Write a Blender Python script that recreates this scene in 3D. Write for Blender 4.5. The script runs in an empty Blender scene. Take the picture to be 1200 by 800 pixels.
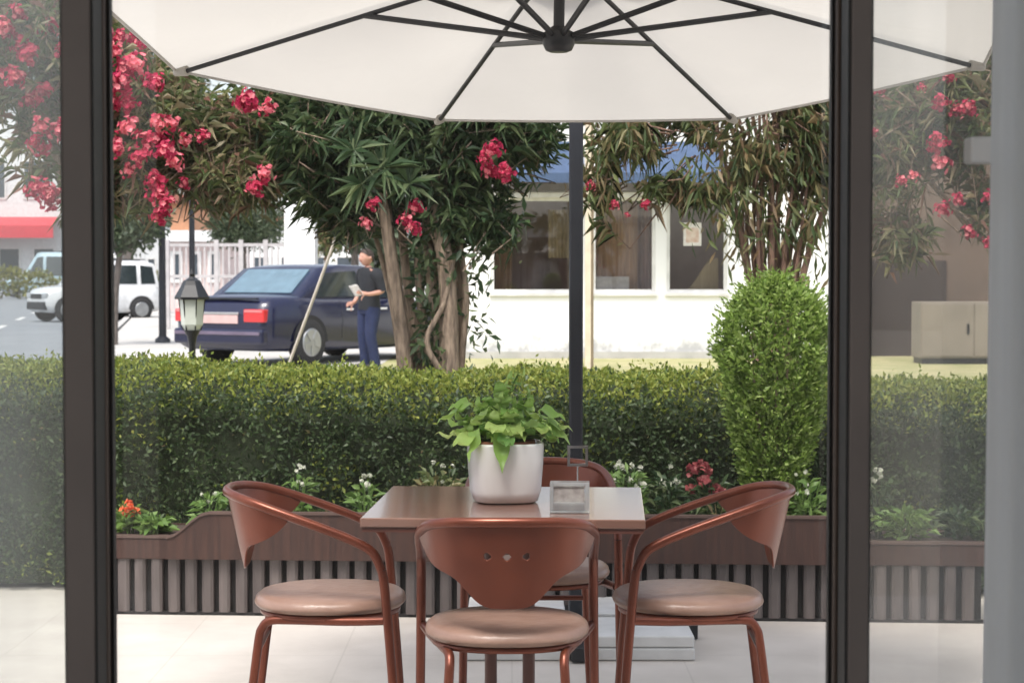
import bpy, math, random
import numpy as np
from mathutils import Vector, Matrix, Quaternion

random.seed(7)
rng = np.random.default_rng(7)
R = math.radians
PI = math.pi
S = bpy.context.scene
COL = S.collection

# ------------------------------------------------------------------ camera
F = 2200.0
PITCH = math.atan(80 / F)
CAMZ = 1.35
cd = bpy.data.cameras.new("camera")
cd.sensor_width = 36.0
cd.lens = 36.0 * F / 1200.0
cd.clip_start = 0.05
cd.clip_end = 2000
cam = bpy.data.objects.new("camera", cd)
COL.objects.link(cam)
cam.location = (0, 0, CAMZ)
cam.rotation_euler = (PI / 2 - PITCH, 0, 0)
S.camera = cam
cd.dof.use_dof = True
cd.dof.focus_distance = 5.0
cd.dof.aperture_fstop = 11


def P(px, py, d):
    """real-world point seen at photo pixel (px, py), d metres in front of the door side"""
    rx, ry = (px - 600) / F, (400 - py) / F
    fy, fz = math.cos(PITCH) + ry * math.sin(PITCH), -math.sin(PITCH) + ry * math.cos(PITCH)
    k = d / fy
    return Vector((rx * k, d, CAMZ + fz * k))


# ------------------------------------------------------------------ materials
def new_mat(name):
    m = bpy.data.materials.new(name)
    m.use_nodes = True
    nt = m.node_tree
    b = nt.nodes["Principled BSDF"]
    return m, nt, b


def mat(name, c, rough=0.6, metal=0.0, c2=None, scale=6.0, bump=0.0, bscale=40.0, coat=0.0, spec=None, detail=4.0, stretch=None):
    m, nt, b = new_mat(name)
    b.inputs["Roughness"].default_value = rough
    b.inputs["Metallic"].default_value = metal
    b.inputs["Coat Weight"].default_value = coat
    b.inputs["Coat Roughness"].default_value = 0.08
    if spec is not None:
        b.inputs["Specular IOR Level"].default_value = spec
    tc = nt.nodes.new("ShaderNodeTexCoord")
    src = tc.outputs["Object"]
    if stretch:
        mp = nt.nodes.new("ShaderNodeMapping")
        mp.inputs["Scale"].default_value = stretch
        nt.links.new(src, mp.inputs[0])
        src = mp.outputs[0]
    if c2 is None:
        c2 = tuple(x * 0.82 for x in c)
    n = nt.nodes.new("ShaderNodeTexNoise")
    n.inputs["Scale"].default_value = scale
    n.inputs["Detail"].default_value = detail
    nt.links.new(src, n.inputs["Vector"])
    r = nt.nodes.new("ShaderNodeValToRGB")
    r.color_ramp.elements[0].position = 0.35
    r.color_ramp.elements[1].position = 0.66
    r.color_ramp.elements[0].color = (*c2, 1)
    r.color_ramp.elements[1].color = (*c, 1)
    nt.links.new(n.outputs["Fac"], r.inputs[0])
    nt.links.new(r.outputs[0], b.inputs["Base Color"])
    if bump:
        n2 = nt.nodes.new("ShaderNodeTexNoise")
        n2.inputs["Scale"].default_value = bscale
        n2.inputs["Detail"].default_value = 3
        nt.links.new(src, n2.inputs["Vector"])
        bp = nt.nodes.new("ShaderNodeBump")
        bp.inputs["Strength"].default_value = bump
        bp.inputs["Distance"].default_value = 0.01
        nt.links.new(n2.outputs["Fac"], bp.inputs["Height"])
        nt.links.new(bp.outputs[0], b.inputs["Normal"])
    return m


def leaf_mat(name, cols, rough=0.45, trans=0.3):
    """every leaf (mesh island) takes its own tone from the ramp; thin leaves let some light through"""
    m, nt, b = new_mat(name)
    g = nt.nodes.new("ShaderNodeNewGeometry")
    r = nt.nodes.new("ShaderNodeValToRGB")
    el = r.color_ramp.elements
    while len(el) < len(cols):
        el.new(0.5)
    for i, c in enumerate(cols):
        el[i].position = i / (len(cols) - 1)
        el[i].color = (*c, 1)
    nt.links.new(g.outputs["Random Per Island"], r.inputs[0])
    nt.links.new(r.outputs[0], b.inputs["Base Color"])
    b.inputs["Roughness"].default_value = rough
    b.inputs["Specular IOR Level"].default_value = 0.35
    t = nt.nodes.new("ShaderNodeBsdfTranslucent")
    hs = nt.nodes.new("ShaderNodeHueSaturation")
    hs.inputs["Value"].default_value = 1.5
    hs.inputs["Hue"].default_value = 0.485
    nt.links.new(r.outputs[0], hs.inputs["Color"])
    nt.links.new(hs.outputs[0], t.inputs[0])
    mx = nt.nodes.new("ShaderNodeMixShader")
    mx.inputs[0].default_value = trans
    nt.links.new(b.outputs[0], mx.inputs[1])
    nt.links.new(t.outputs[0], mx.inputs[2])
    nt.links.new(mx.outputs[0], nt.nodes["Material Output"].inputs[0])
    return m


def fabric_mat(name, c, trans):
    m, nt, b = new_mat(name)
    tc = nt.nodes.new("ShaderNodeTexCoord")
    n = nt.nodes.new("ShaderNodeTexNoise")
    n.inputs["Scale"].default_value = 2.5
    n.inputs["Detail"].default_value = 6
    nt.links.new(tc.outputs["Object"], n.inputs["Vector"])
    r = nt.nodes.new("ShaderNodeValToRGB")
    r.color_ramp.elements[0].position = 0.3
    r.color_ramp.elements[1].position = 0.7
    r.color_ramp.elements[0].color = (*[x * 0.95 for x in c], 1)
    r.color_ramp.elements[1].color = (*c, 1)
    nt.links.new(n.outputs["Fac"], r.inputs[0])
    nt.links.new(r.outputs[0], b.inputs["Base Color"])
    b.inputs["Roughness"].default_value = 0.9
    b.inputs["Specular IOR Level"].default_value = 0.1
    n2 = nt.nodes.new("ShaderNodeTexNoise")
    n2.inputs["Scale"].default_value = 4.0
    n2.inputs["Detail"].default_value = 3
    n2.inputs["Distortion"].default_value = 1.2
    nt.links.new(tc.outputs["Object"], n2.inputs["Vector"])
    bp = nt.nodes.new("ShaderNodeBump")
    bp.inputs["Strength"].default_value = 0.35
    bp.inputs["Distance"].default_value = 0.03
    nt.links.new(n2.outputs["Fac"], bp.inputs["Height"])
    nt.links.new(bp.outputs[0], b.inputs["Normal"])
    t = nt.nodes.new("ShaderNodeBsdfTranslucent")
    nt.links.new(r.outputs[0], t.inputs[0])
    mx = nt.nodes.new("ShaderNodeMixShader")
    mx.inputs[0].default_value = trans
    nt.links.new(b.outputs[0], mx.inputs[1])
    nt.links.new(t.outputs[0], mx.inputs[2])
    nt.links.new(mx.outputs[0], nt.nodes["Material Output"].inputs[0])
    return m


def glass_mat(name, tint=(1, 1, 1), gloss=1.0, haze=0.0, hazec=(0.75, 0.77, 0.78), rough=0.0, streak=True):
    m, nt, b = new_mat(name)
    nt.nodes.remove(b)
    tr = nt.nodes.new("ShaderNodeBsdfTransparent")
    tr.inputs[0].default_value = (*tint, 1)
    gl = nt.nodes.new("ShaderNodeBsdfGlossy")
    gl.inputs["Roughness"].default_value = rough
    fr = nt.nodes.new("ShaderNodeFresnel")
    fr.inputs[0].default_value = 1.5
    mu = nt.nodes.new("ShaderNodeMath")
    mu.operation = "MULTIPLY"
    mu.inputs[1].default_value = gloss
    nt.links.new(fr.outputs[0], mu.inputs[0])
    mx = nt.nodes.new("ShaderNodeMixShader")
    nt.links.new(mu.outputs[0], mx.inputs[0])
    nt.links.new(tr.outputs[0], mx.inputs[1])
    nt.links.new(gl.outputs[0], mx.inputs[2])
    last = mx
    if haze > 0:  # pale streaky veil mixed in; on the doors it stands for reflections
        df = nt.nodes.new("ShaderNodeBsdfDiffuse")
        df.inputs[0].default_value = (*hazec, 1)
        tl = nt.nodes.new("ShaderNodeBsdfTranslucent")
        tl.inputs[0].default_value = (*hazec, 1)
        ad = nt.nodes.new("ShaderNodeMixShader")
        ad.inputs[0].default_value = 0.5
        nt.links.new(df.outputs[0], ad.inputs[1])
        nt.links.new(tl.outputs[0], ad.inputs[2])
        tc = nt.nodes.new("ShaderNodeTexCoord")
        mp = nt.nodes.new("ShaderNodeMapping")
        mp.inputs["Scale"].default_value = (7, 7, 0.7)
        nt.links.new(tc.outputs["Object"], mp.inputs[0])
        n = nt.nodes.new("ShaderNodeTexNoise")
        n.inputs["Scale"].default_value = 1.6
        nt.links.new(mp.outputs[0], n.inputs["Vector"])
        mr = nt.nodes.new("ShaderNodeMapRange")
        mr.inputs["From Min"].default_value = 0.3
        mr.inputs["From Max"].default_value = 0.7
        mr.inputs["To Min"].default_value = haze * 0.6
        mr.inputs["To Max"].default_value = haze * 1.35
        nt.links.new(n.outputs["Fac"], mr.inputs["Value"])
        m2 = nt.nodes.new("ShaderNodeMixShader")
        nt.links.new(mr.outputs[0], m2.inputs[0])
        nt.links.new(mx.outputs[0], m2.inputs[1])
        nt.links.new(ad.outputs[0], m2.inputs[2])
        last = m2
    nt.links.new(last.outputs[0], nt.nodes["Material Output"].inputs[0])
    return m


def tile_mat(name, c, c2, mortar, w, h, msize, rough=0.5, offset=0.0, bumpy=0.25):
    m, nt, b = new_mat(name)
    tc = nt.nodes.new("ShaderNodeTexCoord")
    br = nt.nodes.new("ShaderNodeTexBrick")
    br.offset = offset
    br.inputs["Color1"].default_value = (*c, 1)
    br.inputs["Color2"].default_value = (*c2, 1)
    br.inputs["Mortar"].default_value = (*mortar, 1)
    br.inputs["Scale"].default_value = 1
    br.inputs["Brick Width"].default_value = w
    br.inputs["Row Height"].default_value = h
    br.inputs["Mortar Size"].default_value = msize
    br.inputs["Mortar Smooth"].default_value = 0.3
    nt.links.new(tc.outputs["Object"], br.inputs["Vector"])
    n = nt.nodes.new("ShaderNodeTexNoise")
    n.inputs["Scale"].default_value = 3.0
    n.inputs["Detail"].default_value = 8
    n.inputs["Roughness"].default_value = 0.65
    nt.links.new(tc.outputs["Object"], n.inputs["Vector"])
    r = nt.nodes.new("ShaderNodeValToRGB")
    r.color_ramp.elements[0].color = (0.78, 0.77, 0.76, 1)
    r.color_ramp.elements[0].position = 0.3
    r.color_ramp.elements[1].color = (1, 1, 1, 1)
    r.color_ramp.elements[1].position = 0.65
    nt.links.new(n.outputs["Fac"], r.inputs[0])
    mx = nt.nodes.new("ShaderNodeMixRGB")
    mx.blend_type = "MULTIPLY"
    mx.inputs[0].default_value = 0.8
    nt.links.new(br.outputs["Color"], mx.inputs[1])
    nt.links.new(r.outputs[0], mx.inputs[2])
    nt.links.new(mx.outputs[0], b.inputs["Base Color"])
    b.inputs["Roughness"].default_value = rough
    return m


M = {}
M["copper"] = mat("copper_paint", (0.200, 0.054, 0.028), 0.33, 0.5, c2=(0.140, 0.037, 0.020), scale=7, coat=0.08, bump=0.03, bscale=120)
M["seat"] = mat("tan_leatherette", (0.31, 0.195, 0.150), 0.36, c2=(0.255, 0.155, 0.118), scale=14, bump=0.22, bscale=38)
M["tabletop"] = mat("brown_wood_laminate", (0.23, 0.125, 0.095), 0.16, c2=(0.16, 0.085, 0.065), scale=5, stretch=(1.2, 14, 4), bump=0.02, coat=0.5)
M["tabledge"] = mat("dark_table_edge", (0.10, 0.035, 0.025), 0.4)
M["blackmetal"] = mat("black_metal", (0.02, 0.021, 0.024), 0.42, 0.3)
M["polemetal"] = mat("charcoal_pole", (0.035, 0.038, 0.046), 0.38, 0.5)
M["canopy"] = fabric_mat("cream_canvas", (0.665, 0.638, 0.588), 0.44)
M["concrete"] = mat("pale_concrete", (0.60, 0.60, 0.59), 0.75, c2=(0.48, 0.48, 0.47), scale=7, bump=0.15)
M["framebrown"] = mat("bronze_aluminium", (0.090, 0.062, 0.048), 0.42, 0.25, c2=(0.075, 0.052, 0.041))
M["framegrey"] = mat("grey_bronze_aluminium", (0.135, 0.115, 0.107), 0.42, 0.25, c2=(0.115, 0.098, 0.092))
M["framedark"] = mat("black_seal", (0.008, 0.008, 0.008), 0.6)
M["glass_clear"] = glass_mat("clear_glass", gloss=0.4, haze=0.006)
M["glass_left"] = glass_mat("hazy_glass_strong", tint=(0.97, 0.99, 0.98), gloss=0.9, haze=0.16)
M["glass_right"] = glass_mat("hazy_glass", tint=(0.96, 0.96, 0.95), gloss=1.2, haze=0.11, hazec=(0.72, 0.73, 0.72))  # white veil puts hazy reflections into the side panes
M["whitepost"] = mat("white_lacquer", (0.88, 0.89, 0.90), 0.4, c2=(0.85, 0.86, 0.87), scale=2)
M["ceramic"] = mat("white_ceramic", (0.78, 0.775, 0.76), 0.25, c2=(0.72, 0.71, 0.69), scale=10, coat=0.3)
M["terracotta"] = mat("terracotta", (0.33, 0.12, 0.07), 0.8)
M["soil"] = mat("soil", (0.06, 0.04, 0.028), 0.95, c2=(0.03, 0.02, 0.015), scale=30, bump=0.6, bscale=60)
M["slat"] = mat("grey_brown_slat", (0.135, 0.112, 0.106), 0.5, c2=(0.08, 0.066, 0.063), scale=5, stretch=(3, 3, 0.7), bump=0.1)
M["planterdark"] = mat("planter_inner", (0.012, 0.010, 0.010), 0.8)
M["board"] = mat("brown_board", (0.058, 0.025, 0.017), 0.6, c2=(0.034, 0.015, 0.011), scale=5, stretch=(14, 3, 0.8), bump=0.2)
M["bark"] = mat("brown_bark", (0.43, 0.32, 0.23), 0.85, c2=(0.17, 0.125, 0.09), scale=10, stretch=(5, 5, 0.9), bump=0.8, bscale=26)
M["barkred"] = mat("reddish_bark", (0.33, 0.20, 0.14), 0.85, c2=(0.11, 0.062, 0.046), scale=10, stretch=(5, 5, 0.9), bump=0.8, bscale=26)
M["barkgrey"] = mat("grey_bark", (0.20, 0.17, 0.15), 0.85, c2=(0.09, 0.075, 0.065), scale=8, stretch=(4, 4, 0.8), bump=0.6)
M["paint_white"] = mat("white_wall_paint", (0.80, 0.80, 0.79), 0.7, c2=(0.74, 0.74, 0.735), scale=1.3, bump=0.1)
M["winframe"] = mat("white_window_frame", (0.78, 0.77, 0.75), 0.5)
M["curtain"] = mat("tan_curtain", (0.50, 0.40, 0.24), 0.9, c2=(0.40, 0.31, 0.18), scale=6, stretch=(8, 8, 0.4))
M["curtainbrown"] = mat("brown_curtain", (0.60, 0.40, 0.25), 0.9, c2=(0.42, 0.26, 0.16), scale=6, stretch=(8, 8, 0.4))
M["room"] = mat("dim_room_wall", (0.62, 0.46, 0.39), 0.8, c2=(0.40, 0.28, 0.25), scale=1.6)
M["shopglass"] = glass_mat("shop_glass", tint=(0.95, 0.95, 0.96), gloss=2.2)
M["fascia"] = mat("grey_fascia", (0.20, 0.18, 0.185), 0.6)
M["awning_blue"] = mat("blue_awning", (0.055, 0.095, 0.18), 0.7, c2=(0.04, 0.07, 0.135))
M["paper"] = mat("paper", (0.78, 0.74, 0.70), 0.8, scale=20)
M["creampost"] = mat("cream_post", (0.66, 0.57, 0.44), 0.6)
M["navy"] = mat("navy_car_paint", (0.005, 0.0075, 0.036), 0.22, 0.0, c2=(0.004, 0.0065, 0.031), coat=0.4)
M["carwhite"] = mat("white_car_paint", (0.72, 0.73, 0.74), 0.25, 0.0, coat=0.8)
M["carblue"] = mat("pale_blue_car_paint", (0.42, 0.55, 0.62), 0.25, 0.1, coat=0.8)
M["carglass"] = mat("car_glass", (0.02, 0.03, 0.035), 0.05, 0.0, spec=0.9, coat=1.0)
M["rearglass"] = mat("rear_window_glass", (0.40, 0.60, 0.66), 0.05, 0.9, spec=1.0, coat=1.0)  # cyan base colour carries the sky's reflection
M["tyre"] = mat("tyre_rubber", (0.018, 0.018, 0.02), 0.8)
M["rim"] = mat("alloy_rim", (0.40, 0.41, 0.42), 0.35, 0.8)
M["taillight"] = mat("red_lamp_glass", (0.60, 0.015, 0.02), 0.15, coat=1.0)
M["chrome"] = mat("chrome", (0.72, 0.72, 0.74), 0.15, 1.0)
M["plate"] = mat("pale_number_plate", (0.62, 0.42, 0.40), 0.4)
M["bumper"] = mat("dark_bumper", (0.14, 0.11, 0.16), 0.4)
M["headlamp"] = mat("lamp_glass", (0.55, 0.58, 0.6), 0.1, 0.3, coat=1.0)
M["lampglass"] = mat("frosted_lamp_glass", (0.70, 0.74, 0.66), 0.45)
M["wood_pale"] = mat("pale_wood", (0.58, 0.53, 0.46), 0.7, c2=(0.45, 0.40, 0.34), scale=10, stretch=(8, 8, 1))
M["skin"] = mat("skin", (0.50, 0.27, 0.20), 0.55, c2=(0.46, 0.24, 0.18), scale=20)
M["hair"] = mat("dark_hair", (0.035, 0.022, 0.016), 0.7)
M["shirt"] = mat("dark_shirt", (0.014, 0.016, 0.021), 0.9, bump=0.8, bscale=14)
M["jeans"] = mat("blue_jeans", (0.016, 0.026, 0.078), 0.85, c2=(0.011, 0.018, 0.055), scale=25)
M["shoe"] = mat("dark_shoe", (0.03, 0.028, 0.028), 0.7)
M["asphalt"] = mat("asphalt", (0.24, 0.255, 0.275), 0.75, c2=(0.20, 0.215, 0.235), scale=0.7, bump=0.1, bscale=30)
M["pavement"] = mat("pale_pavement", (0.47, 0.455, 0.43), 0.85, c2=(0.38, 0.37, 0.35), scale=0.8)
M["verge"] = mat("dry_lawn", (0.40, 0.36, 0.20), 0.95, c2=(0.26, 0.27, 0.11), scale=2.2, bump=0.4)
M["earth"] = mat("ground_earth", (0.30, 0.28, 0.24), 0.95, c2=(0.22, 0.2, 0.17), scale=0.4)
M["kerb"] = mat("kerb_concrete", (0.46, 0.45, 0.43), 0.8, scale=4)
M["brownwall"] = mat("grey_brown_wall", (0.15, 0.105, 0.082), 0.8, c2=(0.105, 0.074, 0.058), scale=1.5)
M["browndoor"] = mat("dark_brown_door", (0.035, 0.022, 0.020), 0.6)
M["beige"] = mat("beige_metal", (0.25, 0.215, 0.175), 0.5, c2=(0.205, 0.175, 0.14), scale=2)
M["farwhite"] = mat("far_white_wall", (0.74, 0.75, 0.75), 0.8)
M["pinkwall"] = mat("pale_pink_wall", (0.68, 0.55, 0.53), 0.8)
M["orangewall"] = mat("orange_wall", (0.60, 0.30, 0.17), 0.8)
M["redsign"] = mat("red_awning", (0.62, 0.05, 0.07), 0.6)
M["tileroof"] = mat("red_roof", (0.30, 0.11, 0.08), 0.8)
M["window_dark"] = mat("dark_window", (0.07, 0.09, 0.11), 0.1, coat=0.6)
M["whiterail"] = mat("white_railing", (0.50, 0.475, 0.475), 0.5)
M["patio"] = tile_mat("pale_patio_tile", (0.585, 0.54, 0.49), (0.572, 0.528, 0.48), (0.515, 0.475, 0.428), 0.6, 0.6, 0.004, rough=0.55)
M["floor_in"] = tile_mat("indoor_tile", (0.42, 0.38, 0.34), (0.40, 0.36, 0.33), (0.28, 0.25, 0.22), 0.5, 0.5, 0.005, rough=0.35)
M["plaster"] = mat("white_plaster", (0.66, 0.64, 0.60), 0.85)
M["clearplastic"] = glass_mat("clear_acrylic", tint=(0.93, 0.95, 0.95), gloss=1.6, haze=0.38)

M["hedge"] = leaf_mat("hedge_leaves", [(0.028, 0.048, 0.020), (0.042, 0.072, 0.028), (0.062, 0.098, 0.038), (0.092, 0.128, 0.052)], trans=0.25)
M["hedgetop"] = leaf_mat("hedge_toplit_growth", [(0.095, 0.145, 0.026), (0.20, 0.25, 0.042), (0.33, 0.35, 0.085)], trans=0.35)  # new growth, coloured lighter still for the light falling on top
M["hedgecore"] = mat("hedge_twigs", (0.034, 0.048, 0.020), 0.95, c2=(0.020, 0.028, 0.012), scale=30, bump=0.8)
M["bush"] = leaf_mat("bright_shrub_leaves", [(0.085, 0.145, 0.028), (0.15, 0.24, 0.045), (0.24, 0.35, 0.075), (0.36, 0.46, 0.16)], trans=0.35)
M["oleander"] = leaf_mat("oleander_leaves", [(0.022, 0.045, 0.020), (0.038, 0.074, 0.028), (0.064, 0.105, 0.040), (0.13, 0.165, 0.075)], trans=0.28)
M["oleanderlight"] = leaf_mat("oleander_leaves_light", [(0.055, 0.095, 0.035), (0.11, 0.155, 0.055), (0.19, 0.22, 0.09), (0.32, 0.26, 0.16), (0.08, 0.11, 0.045), (0.30, 0.16, 0.12)], trans=0.4)
M["oleanderdry"] = leaf_mat("oleander_leaves_dry", [(0.035, 0.065, 0.022), (0.075, 0.11, 0.036), (0.12, 0.15, 0.055), (0.26, 0.23, 0.11), (0.20, 0.13, 0.07), (0.10, 0.13, 0.045), (0.06, 0.09, 0.03)], trans=0.35)
M["petal"] = leaf_mat("red_pink_petals", [(0.28, 0.010, 0.038), (0.42, 0.018, 0.062), (0.54, 0.045, 0.11), (0.34, 0.013, 0.045)], rough=0.6, trans=0.35)
M["petalpale"] = leaf_mat("pale_pink_petals", [(0.70, 0.16, 0.20), (0.80, 0.30, 0.32), (0.66, 0.10, 0.14)], rough=0.6, trans=0.35)
M["petalorange"] = leaf_mat("orange_petals", [(0.62, 0.10, 0.03), (0.72, 0.16, 0.05), (0.75, 0.3, 0.16)], rough=0.6, trans=0.3)
M["petaldusk"] = leaf_mat("dusky_red_petals", [(0.20, 0.035, 0.04), (0.28, 0.06, 0.06), (0.36, 0.13, 0.12)], rough=0.6, trans=0.3)
M["petalwhite"] = leaf_mat("white_petals", [(0.50, 0.50, 0.42), (0.62, 0.62, 0.54), (0.42, 0.47, 0.33)], rough=0.6, trans=0.3)
M["pothos"] = leaf_mat("lime_leaves", [(0.18, 0.33, 0.07), (0.30, 0.47, 0.12), (0.46, 0.60, 0.20), (0.16, 0.32, 0.09)], rough=0.35, trans=0.35)
M["freshleaf"] = leaf_mat("fresh_leaves", [(0.075, 0.15, 0.035), (0.13, 0.22, 0.055), (0.19, 0.29, 0.09)], trans=0.3)
M["fartree"] = leaf_mat("far_tree_leaves", [(0.040, 0.062, 0.034), (0.060, 0.085, 0.045), (0.085, 0.11, 0.058)], trans=0.2)
M["yellowshrub"] = leaf_mat("yellow_shrub_leaves", [(0.16, 0.17, 0.045), (0.26, 0.25, 0.07), (0.12, 0.15, 0.04)], trans=0.3)


# ------------------------------------------------------------------ mesh helpers
class MB:
    def __init__(self):
        self.v, self.f, self.m, self.s = [], [], [], []

    def add(self, verts, faces, mi=0, smooth=False):
        o = len(self.v)
        self.v += [tuple(v) for v in verts]
        for f in faces:
            self.f.append([i + o for i in f])
            self.m.append(mi)
            self.s.append(smooth)
        return self

    def box(self, x0, x1, y0, y1, z0, z1, mi=0, mtx=None):
        vs = [Vector(p) for p in ((x0, y0, z0), (x1, y0, z0), (x1, y1, z0), (x0, y1, z0), (x0, y0, z1), (x1, y0, z1), (x1, y1, z1), (x0, y1, z1))]
        if mtx is not None:
            vs = [mtx @ v for v in vs]
        return self.add(vs, [(0, 3, 2, 1), (4, 5, 6, 7), (0, 1, 5, 4), (1, 2, 6, 5), (2, 3, 7, 6), (3, 0, 4, 7)], mi)

    def tube(self, pts, r, n=10, mi=0, smooth_steps=0):
        pts = [Vector(p) for p in pts]
        rs = list(r) if isinstance(r, (list, tuple)) else [r] * len(pts)
        if smooth_steps:
            np_, nr = [], []
            for i in range(len(pts) - 1):
                p0, p1, p2, p3 = pts[max(i - 1, 0)], pts[i], pts[i + 1], pts[min(i + 2, len(pts) - 1)]
                for k in range(smooth_steps):
                    t = k / smooth_steps
                    np_.append(0.5 * ((2 * p1) + (p2 - p0) * t + (2 * p0 - 5 * p1 + 4 * p2 - p3) * t * t + (3 * p1 - p0 - 3 * p2 + p3) * t ** 3))
                    nr.append(rs[i] * (1 - t) + rs[i + 1] * t)
            np_.append(pts[-1])
            nr.append(rs[-1])
            pts, rs = np_, nr
        vs, fs = [], []
        t = (pts[1] - pts[0]).normalized()
        u = t.orthogonal().normalized()
        for i, p in enumerate(pts):
            t2 = (pts[min(i + 1, len(pts) - 1)] - pts[max(i - 1, 0)]).normalized()
            u = (t.rotation_difference(t2) @ u).normalized()
            t = t2
            w = t.cross(u).normalized()
            for k in range(n):
                a = 2 * PI * k / n
                vs.append(p + (u * math.cos(a) + w * math.sin(a)) * rs[i])
        for i in range(len(pts) - 1):
            for k in range(n):
                k2 = (k + 1) % n
                fs.append((i * n + k, i * n + k2, (i + 1) * n + k2, (i + 1) * n + k))
        self.add(vs, fs, mi, True)
        L = len(pts)
        self.add([vs[k] for k in range(n)], [tuple(reversed(range(n)))], mi)
        self.add([vs[(L - 1) * n + k] for k in range(n)], [tuple(range(n))], mi)
        return self

    def lathe(self, prof, n=24, mi=0, c=(0, 0, 0), smooth=True, power=None, rot=0.0):
        """profile of (radius, z); power makes it a superellipse instead of a circle"""
        vs, fs = [], []
        for (r, z) in prof:
            for k in range(n):
                a = 2 * PI * k / n + rot
                ca, sa = math.cos(a), math.sin(a)
                if power:
                    q = (abs(ca) ** power + abs(sa) ** power) ** (-1 / power)
                else:
                    q = 1
                vs.append((c[0] + r * q * ca, c[1] + r * q * sa, c[2] + z))
        for i in range(len(prof) - 1):
            for k in range(n):
                k2 = (k + 1) % n
                fs.append((i * n + k, i * n + k2, (i + 1) * n + k2, (i + 1) * n + k))
        self.add(vs, fs, mi, smooth)
        self.add(vs[:n], [tuple(reversed(range(n)))], mi)
        self.add(vs[-n:], [tuple(range(n))], mi)
        return self

    def prism(self, poly, y0, y1, mi=0):
        """polygon in x,z extruded along y"""
        n = len(poly)
        vs = [(x, y0, z) for x, z in poly] + [(x, y1, z) for x, z in poly]
        fs = [tuple(range(n)), tuple(reversed(range(n, 2 * n)))]
        for k in range(n):
            k2 = (k + 1) % n
            fs.append((k, k + n, k2 + n, k2))
        return self.add(vs, fs, mi)

    def grid(self, fn, nu, nv, mi=0, smooth=True, skip=None):
        vs = [fn(i / nu, j / nv) for j in range(nv + 1) for i in range(nu + 1)]
        fs = []
        for j in range(nv):
            for i in range(nu):
                if skip and skip(i, j):
                    continue
                a = j * (nu + 1) + i
                fs.append((a, a + 1, a + nu + 2, a + nu + 1))
        return self.add(vs, fs, mi, smooth)

    def build(self, name, mats, parent=None, loc=None, bevel=0.0, solid=0.0, seg=2, weld=False, subd=0):
        me = bpy.data.meshes.new(name)
        me.from_pydata(self.v, [], self.f)
        for m in mats if isinstance(mats, (list, tuple)) else [mats]:
            me.materials.append(m)
        me.polygons.foreach_set("material_index", self.m)
        me.polygons.foreach_set("use_smooth", self.s)
        me.update()
        o = bpy.data.objects.new(name, me)
        COL.objects.link(o)
        if parent is not None:
            o.parent = parent
        if loc is not None:
            o.location = loc
        if weld:
            w = o.modifiers.new("weld", "WELD")
            w.merge_threshold = 0.0004
        if solid:
            sm = o.modifiers.new("solid", "SOLIDIFY")
            sm.thickness = solid
            sm.offset = 0
        if bevel:
            b = o.modifiers.new("bevel", "BEVEL")
            b.width = bevel
            b.segments = seg
            b.limit_method = "ANGLE"
        if subd:
            sd = o.modifiers.new("sub", "SUBSURF")
            sd.levels = sd.render_levels = subd
        return o


def np_mesh(name, V, T, mi, mats, parent=None, smooth=False):
    V = np.asarray(V, dtype=np.float32)
    T = np.asarray(T, dtype=np.int32)
    me = bpy.data.meshes.new(name)
    me.vertices.add(len(V))
    me.vertices.foreach_set("co", V.ravel())
    nf, k = T.shape
    me.loops.add(nf * k)
    me.loops.foreach_set("vertex_index", T.ravel())
    me.polygons.add(nf)
    me.polygons.foreach_set("loop_start", np.arange(0, nf * k, k, dtype=np.int32))
    me.polygons.foreach_set("loop_total", np.full(nf, k, dtype=np.int32))
    for m in mats:
        me.materials.append(m)
    me.polygons.foreach_set("material_index", np.asarray(mi, dtype=np.int32))
    me.update(calc_edges=True)
    o = bpy.data.objects.new(name, me)
    COL.objects.link(o)
    if parent is not None:
        o.parent = parent
    return o


def unit(a):
    return a / np.maximum(np.linalg.norm(a, axis=-1, keepdims=True), 1e-9)


class Leaves:
    """many four-vertex folded leaves gathered into one mesh (one plant's foliage)"""

    def __init__(self):
        self.V, self.T, self.M, self.n = [], [], [], 0

    def add(self, Pn, D, N, L, W, fold=0.25, droop=0.0, mi=0, mid=0.45):
        n = len(Pn)
        if n == 0:
            return
        D = unit(D)
        Sd = unit(np.cross(D, N))
        Nn = unit(np.cross(Sd, D))
        L = np.broadcast_to(np.asarray(L, float), (n,))[:, None]
        W = np.broadcast_to(np.asarray(W, float), (n,))[:, None]
        down = np.array([0, 0, -1.0])
        a = Pn
        c = Pn + D * L + down * droop * L
        m = Pn + D * L * mid
        b = m + Sd * W * 0.5 + Nn * fold * W
        d = m - Sd * W * 0.5 + Nn * fold * W
        V = np.stack([a, b, c, d], 1).reshape(-1, 3)
        base = np.arange(n)[:, None] * 4 + self.n
        T = np.concatenate([base + np.array([[0, 1, 2]]), base + np.array([[0, 2, 3]])], 1).reshape(-1, 3)
        self.V.append(V)
        self.T.append(T)
        self.M.append(np.full(2 * n, mi) if np.isscalar(mi) else np.repeat(mi, 2))
        self.n += 4 * n

    def add_mb(self, mb, mi):
        V = np.array(mb.v)
        T = []
        for f in mb.f:
            for k in range(1, len(f) - 1):
                T.append((f[0], f[k], f[k + 1]))
        self.V.append(V)
        self.T.append(np.array(T) + self.n)
        self.M.append(np.full(len(T), mi))
        self.n += len(V)

    def build(self, name, mats, parent=None, origin=(0, 0, 0)):
        V = np.concatenate(self.V) - np.array(origin)[None]
        return np_mesh(name, V, np.concatenate(self.T), np.concatenate(self.M), mats, parent)


def tag(o, label=None, cat=None, group=None, kind=None):
    if label:
        o["label"] = label
    if cat:
        o["category"] = cat
    if group:
        o["group"] = group
    if kind:
        o["kind"] = kind
    return o


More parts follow.
